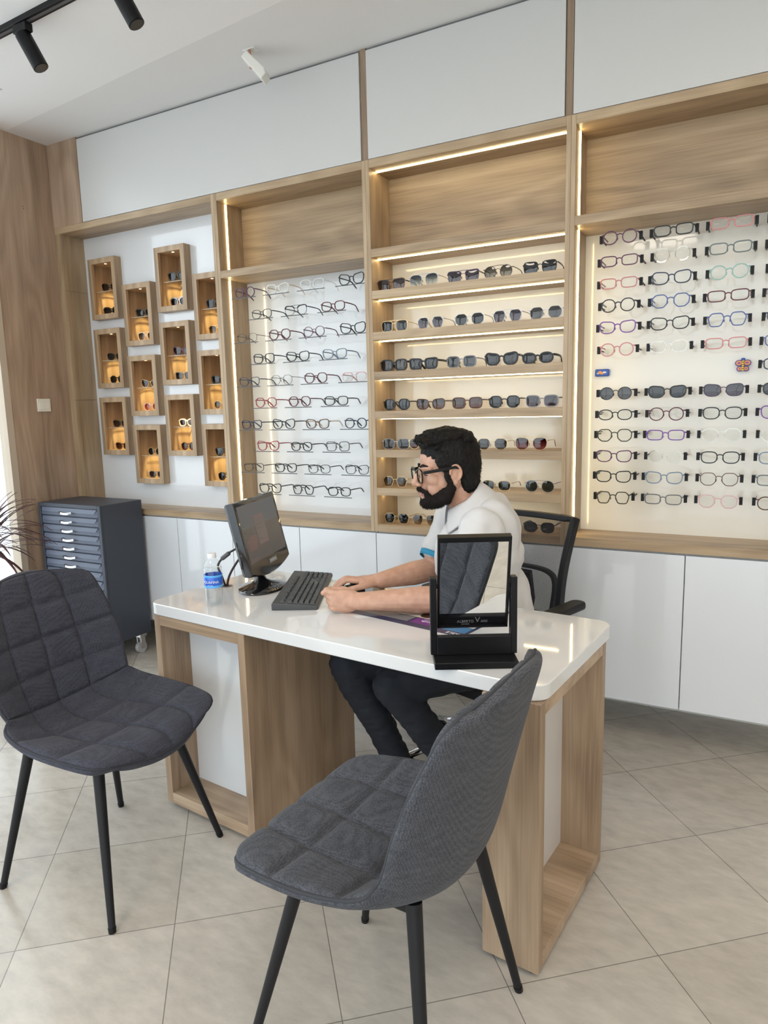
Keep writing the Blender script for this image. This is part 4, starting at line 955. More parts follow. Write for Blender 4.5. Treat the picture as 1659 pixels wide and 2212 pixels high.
kb = thing('keyboard', 'dark grey computer keyboard in front of the monitor', 'keyboard', (1.243, -.851, DT), math.radians(116.2))
KG = plain('keyboard_grey', (.050, .052, .055), .45); KK = plain('key_grey', (.034, .036, .039), .42)
m = MB(); hx_, hy_ = .228, .078
pf = [(-hy_, 0), (-hy_ + .002, .012), (-hy_ + .006, .0145), (hy_ - .004, .026), (hy_, .022), (hy_, 0)]
k = len(pf); m.add([(-hx_, a, z) for a, z in pf] + [(hx_, a, z) for a, z in pf], [tuple(range(k))[::-1], tuple(range(k, 2 * k))] + [(j, (j + 1) % k, k + (j + 1) % k, k + j) for j in range(k)])
m.build('keyboard_case', KG, kb, bevel=.003)
m = MB(); u = .0187
def key(x0, w, row):
    y0 = -hy_ + .012 + row * u + (.008 if row == 5 else 0); z = .0145 + (y0 + hy_) * .083
    g = .0012; x1 = x0 + w * u; b0 = [(x0 + g, y0 + g), (x1 - g, y0 + g), (x1 - g, y0 + u - g), (x0 + g, y0 + u - g)]; b1 = [(x0 + .0035, y0 + .003), (x1 - .0035, y0 + .003), (x1 - .0035, y0 + u - .004), (x0 + .0035, y0 + u - .004)]
    m.add([(a, b, z - .001) for a, b in b0] + [(a, b, z + .0068) for a, b in b1], [(4, 5, 6, 7), (0, 1, 5, 4), (1, 2, 6, 5), (2, 3, 7, 6), (3, 0, 4, 7)])
xl = -hx_ + .012
for row, ws in enumerate(([1.25, 1.25, 1.25, 6.25, 1.25, 1.25, 1.25, 1.25], [2.25] + [1] * 10 + [2.75], [1.75] + [1] * 11 + [2.25], [1.5] + [1] * 12 + [1.5], [1] * 13 + [2], [1, -.9] + [1] * 4 + [-.55] + [1] * 4 + [-.55] + [1] * 4)):
    x = xl
    for w in ws:
        if w > 0: key(x, w, row)
        x += abs(w) * u
for row, cols in ((0, (0, 1, 2)), (1, (1,)), (3, (0, 1, 2)), (4, (0, 1, 2)), (5, (0, 1, 2))):
    for c in cols: key(xl + (15.25 + c) * u, 1, row)
for row in range(5):
    for c in range(4):
        if row == 0 and c == 0: key(xl + 18.5 * u, 2, 0); continue
        if row == 0 and c == 1: continue
        if 18.5 + c + 1 > 22.9: continue
        key(xl + (18.5 + c) * u, 1, row)
m.build('keys', KK, kb)
ms = thing('computer_mouse', 'black computer mouse under the man\'s right hand', 'mouse', (1.402, -.795, DT), math.radians(116.2))
m = MB(); P = []
for i in range(28):
    a = 2 * PI * i / 28; col = []
    for j in range(9):
        q_ = PI / 2 * j / 8; r = math.cos(q_) ** .6; col.append((.031 * r * math.cos(a), .055 * r * math.sin(a) , 0.030 * math.sin(q_) * (1 - .25 * math.sin(a))))
    P.append(col)
m.grid(P, closed_u=True); m.f.append(tuple(j * 9 for j in range(28))[::-1]); m.m.append(0)
m.build('mouse_body', plain('mouse_black', (.014, .014, .016), .3), ms, smooth=True)
MB().tube([(0, .022, .030), (0, .034, .0285), (0, .042, .0235)], .0042, 10).build('scroll_wheel', plain('mouse_wheel', (.05, .05, .05), .4), ms, smooth=True)
ph = thing('smartphone', 'black smartphone lying on the desk behind the mouse', 'phone', (1.478, -.752, DT), math.radians(30))
box('phone_body', (-.037, -.074, .0005), (.037, .074, .0085), BLACK, ph, bevel=.003); box('phone_screen', (-.034, -.071, .0085), (.034, .071, .009), BLACKG, ph)

pp = thing('paper_sheet', 'plain white paper sheet under the man\'s hands beside the keyboard', 'paper', (1.428, -.822, DT), math.radians(116.2))
box('sheet', (-.19, -.105, .0002), (.19, .105, .0007), plain('paper_white', (.80, .81, .80), .5), pp)
ps = thing('printed_poster', 'printed navy and purple poster lying on the desk under the forearm', 'poster', (1.762, -.896, DT), math.radians(-10.9))
PNV = plain('print_navy', (.022, .030, .085), .35, coat=.3)
m = MB(); m.box((-.215, -.148, .0004), (.215, .148, .0012)); m.build('sheet', PNV, ps)
def pq(nm, x0, x1, y0, y1, c, z=.0014): return box(nm, (x0, y0, .0011), (x1, y1, z), plain('print_' + nm, c, .35, coat=.3), ps)
pq('purple_block', .005, .12, -.118, -.070, (.16, .025, .22)); pq('blue_block', .125, .205, -.118, -.070, (.03, .20, .42)); pq('grey_block', -.205, -.005, -.118, -.070, (.20, .20, .21)); pq('picture_block', -.205, .205, -.066, .138, (.62, .58, .52))
for (x, y, r, c) in ((-.10, -.02, .03, 'tortoise'), (.02, -.035, .026, 'brown'), (.075, -.04, .02, 'burgundy'), (.13, -.02, .03, 'plum'), (.17, -.045, .018, 'violet'), (-.02, .03, .04, 'tortoise')):
    m = MB(); m.cyl((x, y, .0013), (x, y, .0017), r, seg=18); m.build('picture_shape', fcol(c), ps)
PW = plain('print_white', (.8, .8, .8), .4)
flip = Matrix.Rotation(PI, 4, 'Z')
text_obj('lettering', 'Agenda', .020, PW, ps, Matrix.Translation((.062, -.092, .0016)) @ flip, extrude=.0002)
text_obj('lettering', 'programme de formation', .0055, PW, ps, Matrix.Translation((.062, -.078, .0016)) @ flip, extrude=.0002)
text_obj('lettering', 'ABLE', .020, PW, ps, Matrix.Translation((.175, -.133, .0016)) @ flip, extrude=.0002)

wb = thing('water_bottle', 'clear plastic water bottle with blue label and white cap', 'bottle', (1.045, -1.108, DT))
PET = clear('bottle_plastic', (.97, .98, .985), .02, ior=1.25)
pr_ = [(.0, .002), (.012, .004), (.024, .002), (.0295, .006), (.031, .016), (.0298, .021), (.031, .026), (.0298, .032), (.031, .038), (.0298, .044), (.031, .05), (.0308, .056), (.0305, .062), (.0305, .108), (.031, .113), (.0305, .118), (.0318, .124), (.0312, .132), (.028, .142), (.021, .153), (.0145, .160), (.0128, .165), (.0128, .176)]
MB().lathe(pr_, 44).build('bottle_body', PET, wb, smooth=True)
MB().lathe([(.0, .003), (.028, .004), (.0298, .016), (.0288, .021), (.0298, .05), (.0295, .118), (.0302, .130), (.0, .1305)], 40).build('water', clear('water', (.955, .975, .985), .02), wb, smooth=True)
BL = plain('label_blue', (.02, .12, .62), .3, coat=.3); BL2 = plain('label_sky', (.10, .42, .85), .3, coat=.3)
MB().lathe([(.0309, .064), (.0313, .0645), (.0313, .1075), (.0309, .108)], 48).build('label_band', BL, wb, smooth=True)
MB().lathe([(.0314, .0645), (.0316, .065), (.0316, .0715), (.0314, .072)], 48).build('label_lower_stripe', BL2, wb, smooth=True)
MB().lathe([(.0314, .1005), (.0316, .101), (.0316, .107), (.0314, .1075)], 48).build('label_upper_stripe', BL2, wb, smooth=True)
ang0 = math.atan2(-2.836 + 1.108, 2.647 - 1.045) - .40
def wrapper(a0, z0, r=.0318):
    def f(co): a = a0 + co.x / r; return Vector(((r + co.z) * math.cos(a), (r + co.z) * math.sin(a), z0 + co.y))
    return f
text_obj('lettering', 'AQUAFINA', .0125, PW, wb, Matrix.Identity(4), wrapper(ang0, .0845), .0002)
text_obj('lettering', 'pure water', .0045, PW, wb, Matrix.Identity(4), wrapper(ang0, .0745), .0002)
m = MB(); m.lathe([(.0, .1805), (.0135, .1805), (.0148, .179), (.0150, .166), (.0150, .1645), (.0, .1645)], 36); m.build('cap', plain('cap_white', (.72, .73, .75), .4), wb, smooth=True, angle=40)

# ------------------------------------------------------------------ plant by the window
pt = thing('potted_dracaena', 'dracaena with thin arching dark red leaves beside the window', 'plant', (-.79, -.78, 0))
MB().lathe([(.0, .0), (.11, .0), (.14, .26), (.145, .27), (.132, .27), (.125, .24), (.0, .24)], 36).build('pot', plain('pot_grey', (.30, .30, .31), .6), pt, smooth=True, angle=40)
MB().tube([(0, 0, .2), (.01, .01, .5), (-.01, 0, .80)], [.022, .018, .014], 12).build('stem', plain('plant_stem', (.20, .15, .10), .9), pt, smooth=True)
lf = MB(); rnd = random.Random(21)
for i in range(78):
    az = rnd.uniform(0, 2 * PI) if i > 26 else rnd.uniform(-1.3, 1.0)
    el = rnd.uniform(.0, 1.25); ln = rnd.uniform(.26, .40); h0 = rnd.uniform(.68, .86)
    if math.cos(az) < -.45: ln *= .55
    p = Vector((0, 0, h0)); d = Vector((math.cos(az) * math.cos(el), math.sin(az) * math.cos(el), math.sin(el)))
    L_, R_ = [], []
    side = d.cross(Vector((0, 0, 1))).normalized(); N_ = 9
    rows = []
    for k in range(N_ + 1):
        w = .0085 * math.sin(PI * min(1, .12 + .88 * k / N_)) ** .8 + .0004
        rows.append([p - side * w, p + Vector((0, 0, -.002)), p + side * w])
        p = p + d * (ln / N_); d = (d + Vector((0, 0, -.105 - .05 * k / N_))).normalized()
    lf.grid(rows)
lo = lf.build('leaves', plain('dracaena_leaf', (.085, .030, .035), .35), pt, smooth=True); so = lo.modifiers.new('t', 'SOLIDIFY'); so.thickness = .0008

# ------------------------------------------------------------------ office chair behind the desk
FWD = Vector((-.88, -.475, 0)).normalized(); LFT = Vector((-FWD.y, FWD.x, 0)) * -1 if False else Vector((-FWD.y, FWD.x, 0))
oc = thing('office_chair', 'black mesh-backed office chair under the seated man', 'office chair', (1.755, -.410, 0), math.radians(-107.5))
OB = plain('chair_plastic', (.008, .009, .012), .5, spec=.3)
def mesh_fabric():
    m = bpy.data.materials.new('open_mesh'); m.use_nodes = True; nt = m.node_tree; N = nt.nodes; L = nt.links; b = N['Principled BSDF']
    setin(b, Base_Color=(.018, .018, .022), Roughness=.7)
    tc = N.new('ShaderNodeTexCoord'); mp = N.new('ShaderNodeMapping'); mp.inputs['Rotation'].default_value = (math.radians(45), 0, 0); mp.inputs['Scale'].default_value = (250, 250, 250); L.new(tc.outputs['Object'], mp.inputs[0])
    sp = N.new('ShaderNodeSeparateXYZ'); L.new(mp.outputs[0], sp.inputs[0])
    outs = []
    for ax in ('Y', 'Z'):
        f = N.new('ShaderNodeMath'); f.operation = 'FRACT'; L.new(sp.outputs[ax], f.inputs[0]); g = N.new('ShaderNodeMath'); g.operation = 'GREATER_THAN'; g.inputs[1].default_value = .13; L.new(f.outputs[0], g.inputs[0]); outs.append(g)
    mu = N.new('ShaderNodeMath'); mu.operation = 'MULTIPLY'; L.new(outs[0].outputs[0], mu.inputs[0]); L.new(outs[1].outputs[0], mu.inputs[1])
    t = N.new('ShaderNodeBsdfTransparent'); mx = N.new('ShaderNodeMixShader'); L.new(mu.outputs[0], mx.inputs[0]); L.new(b.outputs[0], mx.inputs[1]); L.new(t.outputs[0], mx.inputs[2]); L.new(mx.outputs[0], N['Material Output'].inputs[0])
    return m
def back_pt(y, v):           # v 0 bottom .. 1 top
    z = .56 + .410 * v; x = -.262 - .055 * v ** 1.4 - .05 * (1 - (y / .24) ** 2) * (1 - .35 * v) + .03 * math.sin(PI * v)
    return Vector((x, y * (1 - .16 * (1 - v) ** 1.5), z))
loop = []
for i in range(13): loop.append(back_pt(-.215 + .43 * i / 12, 1.0))
for i in range(1, 13): loop.append(back_pt(.215 + .0 * i, 1 - i / 12))
for i in range(1, 13): loop.append(back_pt(.215 - .43 * i / 12, 0))
for i in range(1, 12): loop.append(back_pt(-.215, i / 12))
MB().tube(loop, None, closed=True, sec=(.021, .012), up=(1, 0, .05)).build('back_frame', OB, oc, smooth=False, bevel=.006)
bpy.data.objects['back_frame'].rotation_euler = (0, 0, 0)
P = [[back_pt(-.205 + .41 * i / 20, .02 + .96 * j / 16) for j in range(17)] for i in range(21)]
mo = MB().grid(P).build('back_mesh', mesh_fabric(), oc, smooth=True); so = mo.modifiers.new('t', 'SOLIDIFY'); so.thickness = .0012
MB().tube([(-.30, .0, .74), (-.325, .0, .62), (-.27, 0, .41), (-.10, 0, .35)], None, sec=(.03, .012), up=(0, 1, 0)).build('back_upright', OB, oc, bevel=.004)
MB().tube(cable([(-.300, .13, .58), (-.315, .135, .70), (-.318, .10, .745), (-.318, 0, .755), (-.318, -.10, .745), (-.315, -.135, .70), (-.300, -.13, .58)], 0), None, sec=(.014, .007), up=(1, 0, 0)).build('lumbar_bar', OB, oc, bevel=.003)
m = rounded_slab(-.23, .17, -.235, .235, .345, .402, .07)
m.build('seat', plain('seat_cloth', (.016, .016, .018), .9), oc, smooth=True, angle=40, bevel=.018)
for s in (-1, 1):
    m = MB().tube(cable([(.02, s * .17, .35), (.0, s * .265, .37), (-.02, s * .29, .46), (-.06, s * .295, .58), (-.09, s * .295, .656)], 0), None, sec=(.022, .010), up=(1, 0, 0)); m.build('armrest_post', OB, oc, bevel=.004)
    rounded_slab(-.24, .0, s * .295 - .032, s * .295 + .032, .652, .680, .03).build('armrest_pad', OB, oc, smooth=True, angle=40, bevel=.008)
MB().cyl((0, 0, .09), (0, 0, .35), .026, seg=20).build('gas_column', OB, oc, smooth=True, angle=40)
for i in range(5):
    a = 2 * PI * i / 5 + .672; d = Vector((math.cos(a), math.sin(a), 0))
    MB().tube([d * .03 + Vector((0, 0, .105)), d * .20 + Vector((0, 0, .095)), d * .30 + Vector((0, 0, .070))], [.022, .018, .013], 12).build('base_arm', CHROME, oc, smooth=True)
    c = d * .295; w = Vector((-d.y, d.x, 0))
    for s in (-1, 1): MB().cyl(c + w * (s * .008) + Vector((0, 0, .028)), c + w * (s * .026) + Vector((0, 0, .028)), .028, seg=18).build('caster', OB, oc, smooth=True, angle=40)
MB().cyl((0, 0, .085), (0, 0, .125), .042, seg=24).build('base_hub', CHROME, oc, smooth=True, angle=40)

# ------------------------------------------------------------------ the seated man
V3 = Vector
HF = V3((-.770, -.638, -.085)).normalized(); HL = V3((.638, -.770, 0)).normalized(); HU = HF.cross(HL).normalized()
HC = V3((1.741, -.693, 1.200))
HM = Matrix((HF, HL, HU)).transposed()
def hp(x, y, z): return HC + HM @ V3((x, y, z if z > 0 else z * .86))
HAX = (HF, HL, HU)
TAX = (FWD, LFT, V3((0, 0, 1)))
ZZ = V3((0, 0, 1))
LSH, RSH = V3((1.905, -.812, 1.015)), V3((1.688, -.440, 1.025))
LEL, LWR = V3((1.845, -.872, .812)), V3((1.562, -1.006, .808))
REL, RWR = V3((1.622, -.572, .822)), V3((1.512, -.772, .816))
CH = V3((1.832, -.634, .895)); HIP = V3((1.84, -.49, .52))
LHP, RHP = V3((1.885, -.575, .52)), V3((1.795, -.405, .52))
LKN, RKN = V3((1.600, -.860, .475)), V3((1.425, -.862, .525))
LAN, RAN = V3((1.785, -.715, .11)), V3((1.535, -.715, .12))
b = MB()
def E(c, r, ax=HAX): b.ball(hp(*c), r, ax, 24, 16)
def K(p, q, r0, r1): b.capsule(hp(*p), hp(*q), r0, r1)
E((-.012, 0, .045), (.096, .075, .088)); E((.030, 0, .045), (.060, .062, .062)); E((.032, 0, -.025), (.056, .062, .075))
for s in (-1, 1):
    K((-.008, s * .056, -.035), (.022, s * .052, -.085), .020, .020); K((.022, s * .052, -.085), (.070, s * .014, -.110), .020, .018)
    E((.058, s * .038, -.018), (.026, .024, .026)); K((.088, s * .010, .022), (.072, s * .044, .024), .009, .010)
    E((.070, s * .032, .004), (.014, .015, .012)); E((.104, s * .012, -.034), (.010, .008, .008))
    E((.055, s * .035, -.05), (.028, .022, .03))
    # ear: body, raised helix, lobe
    ex = -.010
    b.ball(hp(ex + .004, s * .074, -.006), (.017, .007, .027), HAX)
    prev = None
    for i in range(11):
        a = math.radians(-60 + 240 * i / 10); q_ = (ex + .001 - .019 * math.cos(a) * 1.0 + .003, s * .080, .002 + .027 * math.sin(a))
        if prev: K(prev, q_, .0048, .0048)
        prev = q_
    E((ex + .006, s * .078, -.034), (.008, .005, .009)); K((ex + .006, s * .078, .008), (ex + .004, s * .079, -.012), .0038, .0038); E((ex + .017, s * .077, -.010), (.005, .004, .008))
K((.096, 0, .014), (.116, 0, -.026), .0085, .0125); E((.112, 0, -.034), (.012, .010, .008))
K((.093, -.014, -.066), (.093, .014, -.066), .0065, .0065); K((.091, -.013, -.076), (.091, .013, -.076), .007, .007); E((.094, 0, -.064), (.009, .012, .006))
K((.085, 0, -.05), (.085, 0, -.09), .016, .016); E((.074, 0, -.108), (.022, .024, .018))
NB = V3((1.818, -.632, 1.03))
b.capsule(hp(-.028, 0, -.045), NB, .057, .062)
# torso and legs (inside the clothes), arms
b.ball(CH + ZZ * .03, (.10, .13, .12), TAX, 24, 16); b.ball(HIP + ZZ * .16, (.09, .11, .25), TAX, 24, 16); b.ball(HIP, (.12, .15, .10), TAX, 24, 16)
for a, c, d, r in ((LSH, LEL, LWR, 1), (RSH, REL, RWR, 1)):
    b.capsule(a, c, .052, .043); b.capsule(c, c.lerp(d, .35), .043, .0445); b.capsule(c.lerp(d, .35), d, .0445, .029)
for h_, k_, a_ in ((LHP, LKN, LAN), (RHP, RKN, RAN)): b.capsule(h_, k_, .07, .052); b.capsule(k_, a_, .05, .036)
# left fist, thumb side up
a = V3((-.945, -.328, 0)).normalized(); n = V3((-.328, .945, 0)).normalized()
W = LWR
b.ball(W + a * .045 + ZZ * .0, (.054, .019, .039), (a, n, ZZ), 20, 14); b.capsule(W, W + a * .03, .028, .026)
for i, (dz, ln, r) in enumerate(((.026, 1.0, .0102), (.009, 1.06, .0104), (-.009, 1.0, .0100), (-.0255, .86, .0090))):
    k0 = W + a * (.016 + .002 * i) + ZZ * dz * .8; k1 = W + a * (.092 - .003 * i) + ZZ * dz * 1.06
    p1 = k1 + (a * .62 + n * .78).normalized() * (.034 * ln); p2 = p1 + (a * -.55 + n * .83).normalized() * (.022 * ln); p3 = p2 + (a * -.95 - n * .25).normalized() * (.018 * ln)
    b.capsule(k0, k1, r * .95, r * 1.12); b.capsule(k1, p1, r * 1.08, r * .98); b.capsule(p1, p2, r, r * .92); b.capsule(p2, p3, r * .92, r * .82)
t0 = W + a * .012 + ZZ * .016 + n * .006; t1 = W + a * .052 + ZZ * .032 + n * .018; t2 = W + a * .092 + ZZ * .028 + n * .020; t3 = W + a * .122 + ZZ * .020 + n * .018
b.capsule(t0, t1, .015, .0125); b.capsule(t1, t2, .0122, .0108); b.capsule(t2, t3, .0110, .0088)
# right hand over the mouse
a = V3((-.925, -.380, 0)).normalized(); t = V3((.380, -.925, 0)).normalized(); W = RWR
kc = W + a * .082 + ZZ * .006
b.ball(W + a * .045 + ZZ * .002, (.052, .038, .015), (a, t, ZZ), 20, 14); b.capsule(W, W + a * .03, .028, .022)
for dt, ln, r, sp, dn in ((.030, .92, .0098, .16, 0), (.010, 1.02, .0100, .04, .0), (-.010, .96, .0096, -.06, .004), (-.029, .78, .0086, -.2, .010)):
    k0 = W + a * .02 + t * dt * .6; k1 = kc + t * dt - a * abs(dt) * .18 - ZZ * dn
    dirn = (a + t * sp).normalized()
    p1 = k1 + (dirn * .98 + ZZ * .10).normalized() * (.042 * ln); p2 = p1 + (dirn * .86 - ZZ * .50).normalized() * (.026 * ln); p3 = p2 + (dirn * .68 - ZZ * .73).normalized() * (.021 * ln)
    b.capsule(k0, k1, r, r * 1.1); b.capsule(k1, p1, r * 1.05, r * .95); b.capsule(p1, p2, r * .95, r * .88); b.capsule(p2, p3, r * .88, r * .76)
t0 = W + a * .018 + t * .020 - ZZ * .004; t1 = W + a * .042 + t * .044 - ZZ * .006; t2 = t1 + (a * .92 + t * .30).normalized() * .036 - ZZ * .006; t3 = t2 + (a * .99 - t * .05).normalized() * .026 - ZZ * .006
b.capsule(t0, t1, .0145, .0125); b.capsule(t1, t2, .0120, .0108); b.capsule(t2, t3, .0108, .0090)
def skin_material():
    m, nt, bb = newmat('skin'); N = nt.nodes; L = nt.links
    tc = N.new('ShaderNodeTexCoord'); nn = N.new('ShaderNodeTexNoise'); nn.inputs['Scale'].default_value = 38; nn.inputs['Detail'].default_value = 4; L.new(tc.outputs['Object'], nn.inputs['Vector'])
    cr = N.new('ShaderNodeValToRGB'); e = cr.color_ramp.elements; e[0].position = .3; e[0].color = (.46, .255, .175, 1); e[1].position = .72; e[1].color = (.58, .345, .25, 1); L.new(nn.outputs['Fac'], cr.inputs[0]); L.new(cr.outputs[0], bb.inputs['Base Color'])
    setin(bb, Roughness=.48); bb.inputs['Subsurface Weight'].default_value = .12; bb.inputs['Subsurface Radius'].default_value = (.012, .005, .003); bb.inputs['Subsurface Scale'].default_value = .6
    n2 = N.new('ShaderNodeTexNoise'); n2.inputs['Scale'].default_value = 420; L.new(tc.outputs['Object'], n2.inputs['Vector']); bp = N.new('ShaderNodeBump'); bp.inputs['Strength'].default_value = .12; bp.inputs['Distance'].default_value = .0006; L.new(n2.outputs['Fac'], bp.inputs['Height']); L.new(bp.outputs[0], bb.inputs['Normal'])
    return m
PO = V3((1.80, -.56, 0))
man = b.build('person', skin_material(), None, PO); man.location = PO
remesh(man, .0029, 4, .5)
tag(man, 'bearded man in white shirt seated at the desk, hand on the mouse', 'person')
def cloth(name, mb, mat, voxel, it, disp): 
    o = mb.build(name, mat, man, PO); return remesh(o, voxel, it, .6, disp)
def wr(co, sc, amp, off=0.0, st=(1, 1, 1)): return amp * noise.noise(V3((co.x * sc * st[0] + off, co.y * sc * st[1], co.z * sc * st[2])))
SHIRT = plain('shirt_cotton', (.58, .575, .58), .85, bump=(520, .15, .0006))
c = MB()
c.ball(CH + ZZ * .008, (.150, .192, .150), TAX, 28, 20); c.ball(CH - FWD * .035 + ZZ * .105, (.105, .185, .125), TAX, 28, 20); c.ball(CH.lerp(HIP, .5) - FWD * .022, (.140, .158, .20), TAX, 28, 20); c.ball(HIP + ZZ * .05, (.145, .185, .12), TAX, 28, 20)
for sh_, el_ in ((LSH, LEL), (RSH, REL)):
    c.capsule(sh_, sh_.lerp(el_, .62), .078, .074); c.capsule(CH + ZZ * .10 - FWD * .03, sh_, .10, .074)
c.capsule(NB - ZZ * .02, NB + (hp(-.028, 0, -.045) - NB) * .12, .078, .066)
shirt = cloth('shirt', c, SHIRT, .006, 5, lambda p, q: wr(p, 9, .013, 3) + wr(p, 17, .0115, 8, (1, 1, .55)) + wr(p, 31, .0042, 1, (1, .6, 1)))
# blue hem bands round the sleeve ends
for sh_, el_ in ((LSH, LEL), (RSH, REL)):
    ax_ = (el_ - sh_).normalized(); e0 = sh_.lerp(el_, .62) + ax_ * .046; u_ = ax_.cross(ZZ).normalized(); v_ = ax_.cross(u_); P = []
    for i in range(33):
        q_ = 2 * PI * i / 32; d_ = u_ * math.cos(q_) + v_ * math.sin(q_); P.append([e0 + d_ * .0655 - ax_ * .004, e0 + d_ * .0695 - ax_ * .004, e0 + d_ * .0655 + ax_ * .016, e0 + d_ * .0615 + ax_ * .015])
    o = MB().grid(P[:-1], closed_u=True).build('sleeve_band', plain('hem_blue', (.03, .25, .42), .8), man, PO, smooth=True); sd = o.modifiers.new('t', 'SOLIDIFY'); sd.thickness = .002
# turned-down collar
nk = (hp(-.028, 0, -.045) - NB).normalized(); cu = (FWD - nk * FWD.dot(nk)).normalized(); cv = nk.cross(cu); cc = NB + nk * .075
P = []
for i in range(49):
    q_ = math.radians(24 + 312 * i / 48); d_ = cu * math.cos(q_) + cv * math.sin(q_); fr_ = max(0, math.cos(q_)) ** 2; bk = max(0, -math.cos(q_))
    P.append([cc + d_ * .066 + nk * (-.045), cc + d_ * .0665 + nk * (.018 + .022 * bk - .012 * fr_), cc + d_ * .071 + nk * (.022 + .022 * bk - .012 * fr_), cc + d_ * .090 + nk * (.006 + .012 * bk - .02 * fr_), cc + d_ * (.112 + .012 * fr_) + nk * (-.034 - .038 * fr_)])
o = MB().grid(P).build('collar', SHIRT, man, PO, smooth=True); sd = o.modifiers.new('t', 'SOLIDIFY'); sd.thickness = .003; sd.offset = 1
sb = o.modifiers.new('s', 'SUBSURF'); sb.levels = 1; sb.render_levels = 1
JEAN = plain('dark_denim', (.013, .016, .024), .85, bump=(900, .25, .0005))
c = MB(); c.ball(HIP, (.145, .185, .115), TAX, 24, 16)
for h_, k_, a_ in ((LHP, LKN, LAN), (RHP, RKN, RAN)):
    c.capsule(h_, h_.lerp(k_, .6), .090, .079); c.capsule(h_.lerp(k_, .6), k_, .079, .069); c.capsule(k_, k_.lerp(a_, .35), .069, .062); c.capsule(k_.lerp(a_, .35), a_, .062, .050)
cloth('trousers', c, JEAN, .006, 4, lambda p, q: wr(p, 15, .006, 5, (1, 1, .5)) + wr(p, 36, .0052, 2, (.6, .6, 1.5)))
SHOE = plain('shoe_black', (.012, .012, .012), .5)
for an in (LAN, RAN):
    m = MB(); d_ = FWD
    base_ = V3((an.x, an.y, .0)); m.capsule(base_ + ZZ * .045, base_ + d_ * .14 + ZZ * .036, .042, .034); m.capsule(base_ + ZZ * .06, V3((an.x, an.y, .10)), .042, .042); m.ball(base_ + d_ * .165 + ZZ * .03, (.05, .04, .028), TAX)
    o = m.build('shoe', SHOE, man, PO); remesh(o, .006, 3, .5, lambda p, q: V3((0, 0, max(0.002 - p.z, 0))))
# hair: short sides, wavy top with a lifted fringe
HAIRM = plain('hair_black', (.0075, .0066, .0064), .55, spec=.18, bump=(160, .8, .004))
c = MB()
def HE(p, r): c.ball(hp(*p), r, HAX, 22, 14)
HE((-.018, 0, .062), (.104, .081, .086)); HE((-.045, 0, .025), (.076, .079, .098)); HE((.028, 0, .108), (.062, .066, .040))
for s in (-1, 1):
    HE((.012, s * .066, .045), (.042, .016, .040)); HE((-.022, s * .070, .040), (.040, .013, .030)); HE((.018, s * .069, -.002), (.013, .009, .030)); HE((-.056, s * .05, -.035), (.030, .026, .045))
HE((-.078, 0, -.035), (.034, .052, .058)); HE((-.068, 0, -.075), (.026, .042, .036))
rn = random.Random(5)
for i in range(150):
    u_, v_ = rn.uniform(-.085, .075), rn.uniform(-.068, .068)
    zz = .070 + .080 * math.sqrt(max(0, 1 - (v_ / .085) ** 2)) * math.sqrt(max(0, 1 - ((u_ + .004) / .115) ** 2)) - .004
    p = V3((u_, v_, zz)); q_ = p + V3((rn.uniform(.010, .022), rn.uniform(-.012, .012), rn.uniform(-.006, .004)))
    c.capsule(hp(*p), hp(*q_), rn.uniform(.0075, .011), rn.uniform(.006, .009), 10, 3)
for i in range(46):
    v_ = rn.uniform(-.062, .062); zz = .108 - abs(v_) * .25 + rn.uniform(-.006, .014); xx = .066 - abs(v_) * .42 + rn.uniform(-.012, .006)
    c.capsule(hp(xx - .02, v_, zz + .014), hp(xx + .004, v_ + rn.uniform(-.010, .010), zz - rn.uniform(0, .008)), .010, .0075, 10, 3)
cloth('hair', c, HAIRM, .0032, 1, lambda p, q: wr(p, 95, .0022, 4) + wr(p, 210, .0012, 2))
c = MB()
for s in (-1, 1):
    for p, q_, r0, r1 in (((.014, s * .070, -.025), (.010, s * .068, -.055), .008, .016), ((.010, s * .066, -.055), (.030, s * .058, -.092), .017, .023), ((.030, s * .057, -.088), (.074, s * .022, -.108), .023, .022), ((.030, s * .060, -.068), (.058, s * .044, -.086), .016, .015),
                          ((.104, s * .006, -.051), (.088, s * .030, -.066), .0075, .0072), ((.088, s * .030, -.066), (.078, s * .034, -.095), .008, .014)):
        c.capsule(hp(*p), hp(*q_), r0, r1, 14, 4)
c.ball(hp(.080, 0, -.108), (.024, .032, .024), HAX); c.capsule(hp(.094, 0, -.088), hp(.090, 0, -.100), .008, .014); c.ball(hp(.05, 0, -.116), (.036, .04, .018), HAX)
cloth('beard', c, plain('beard_black', (.013, .010, .009), .8, spec=.15, bump=(220, .9, .004)), .003, 2, lambda p, q: wr(p, 140, .0022, 4) + wr(p, 300, .0013, 2))
for s in (-1, 1):
    MB().tube([hp(.094, s * .010, .030), hp(.090, s * .026, .036), hp(.076, s * .046, .031)], [.0035, .0042, .0025], 8).build('eyebrow', MATS['hair_black'], man, PO, smooth=True)
    MB().tube([hp(.086, s * .022, .004), hp(.086, s * .032, .002), hp(.079, s * .043, .003)], [.0012, .0016, .0010], 6).build('eyelash', MATS['hair_black'], man, PO, smooth=True)
m = MB(); m.capsule(hp(.0985, -.013, -.0672), hp(.0985, .013, -.0672), .0035, .0035); m.capsule(hp(.0975, -.012, -.0755), hp(.0975, .012, -.0755), .0042, .0042); m.build('lips', plain('lip_pink', (.45, .19, .17), .4), man, PO, smooth=True)
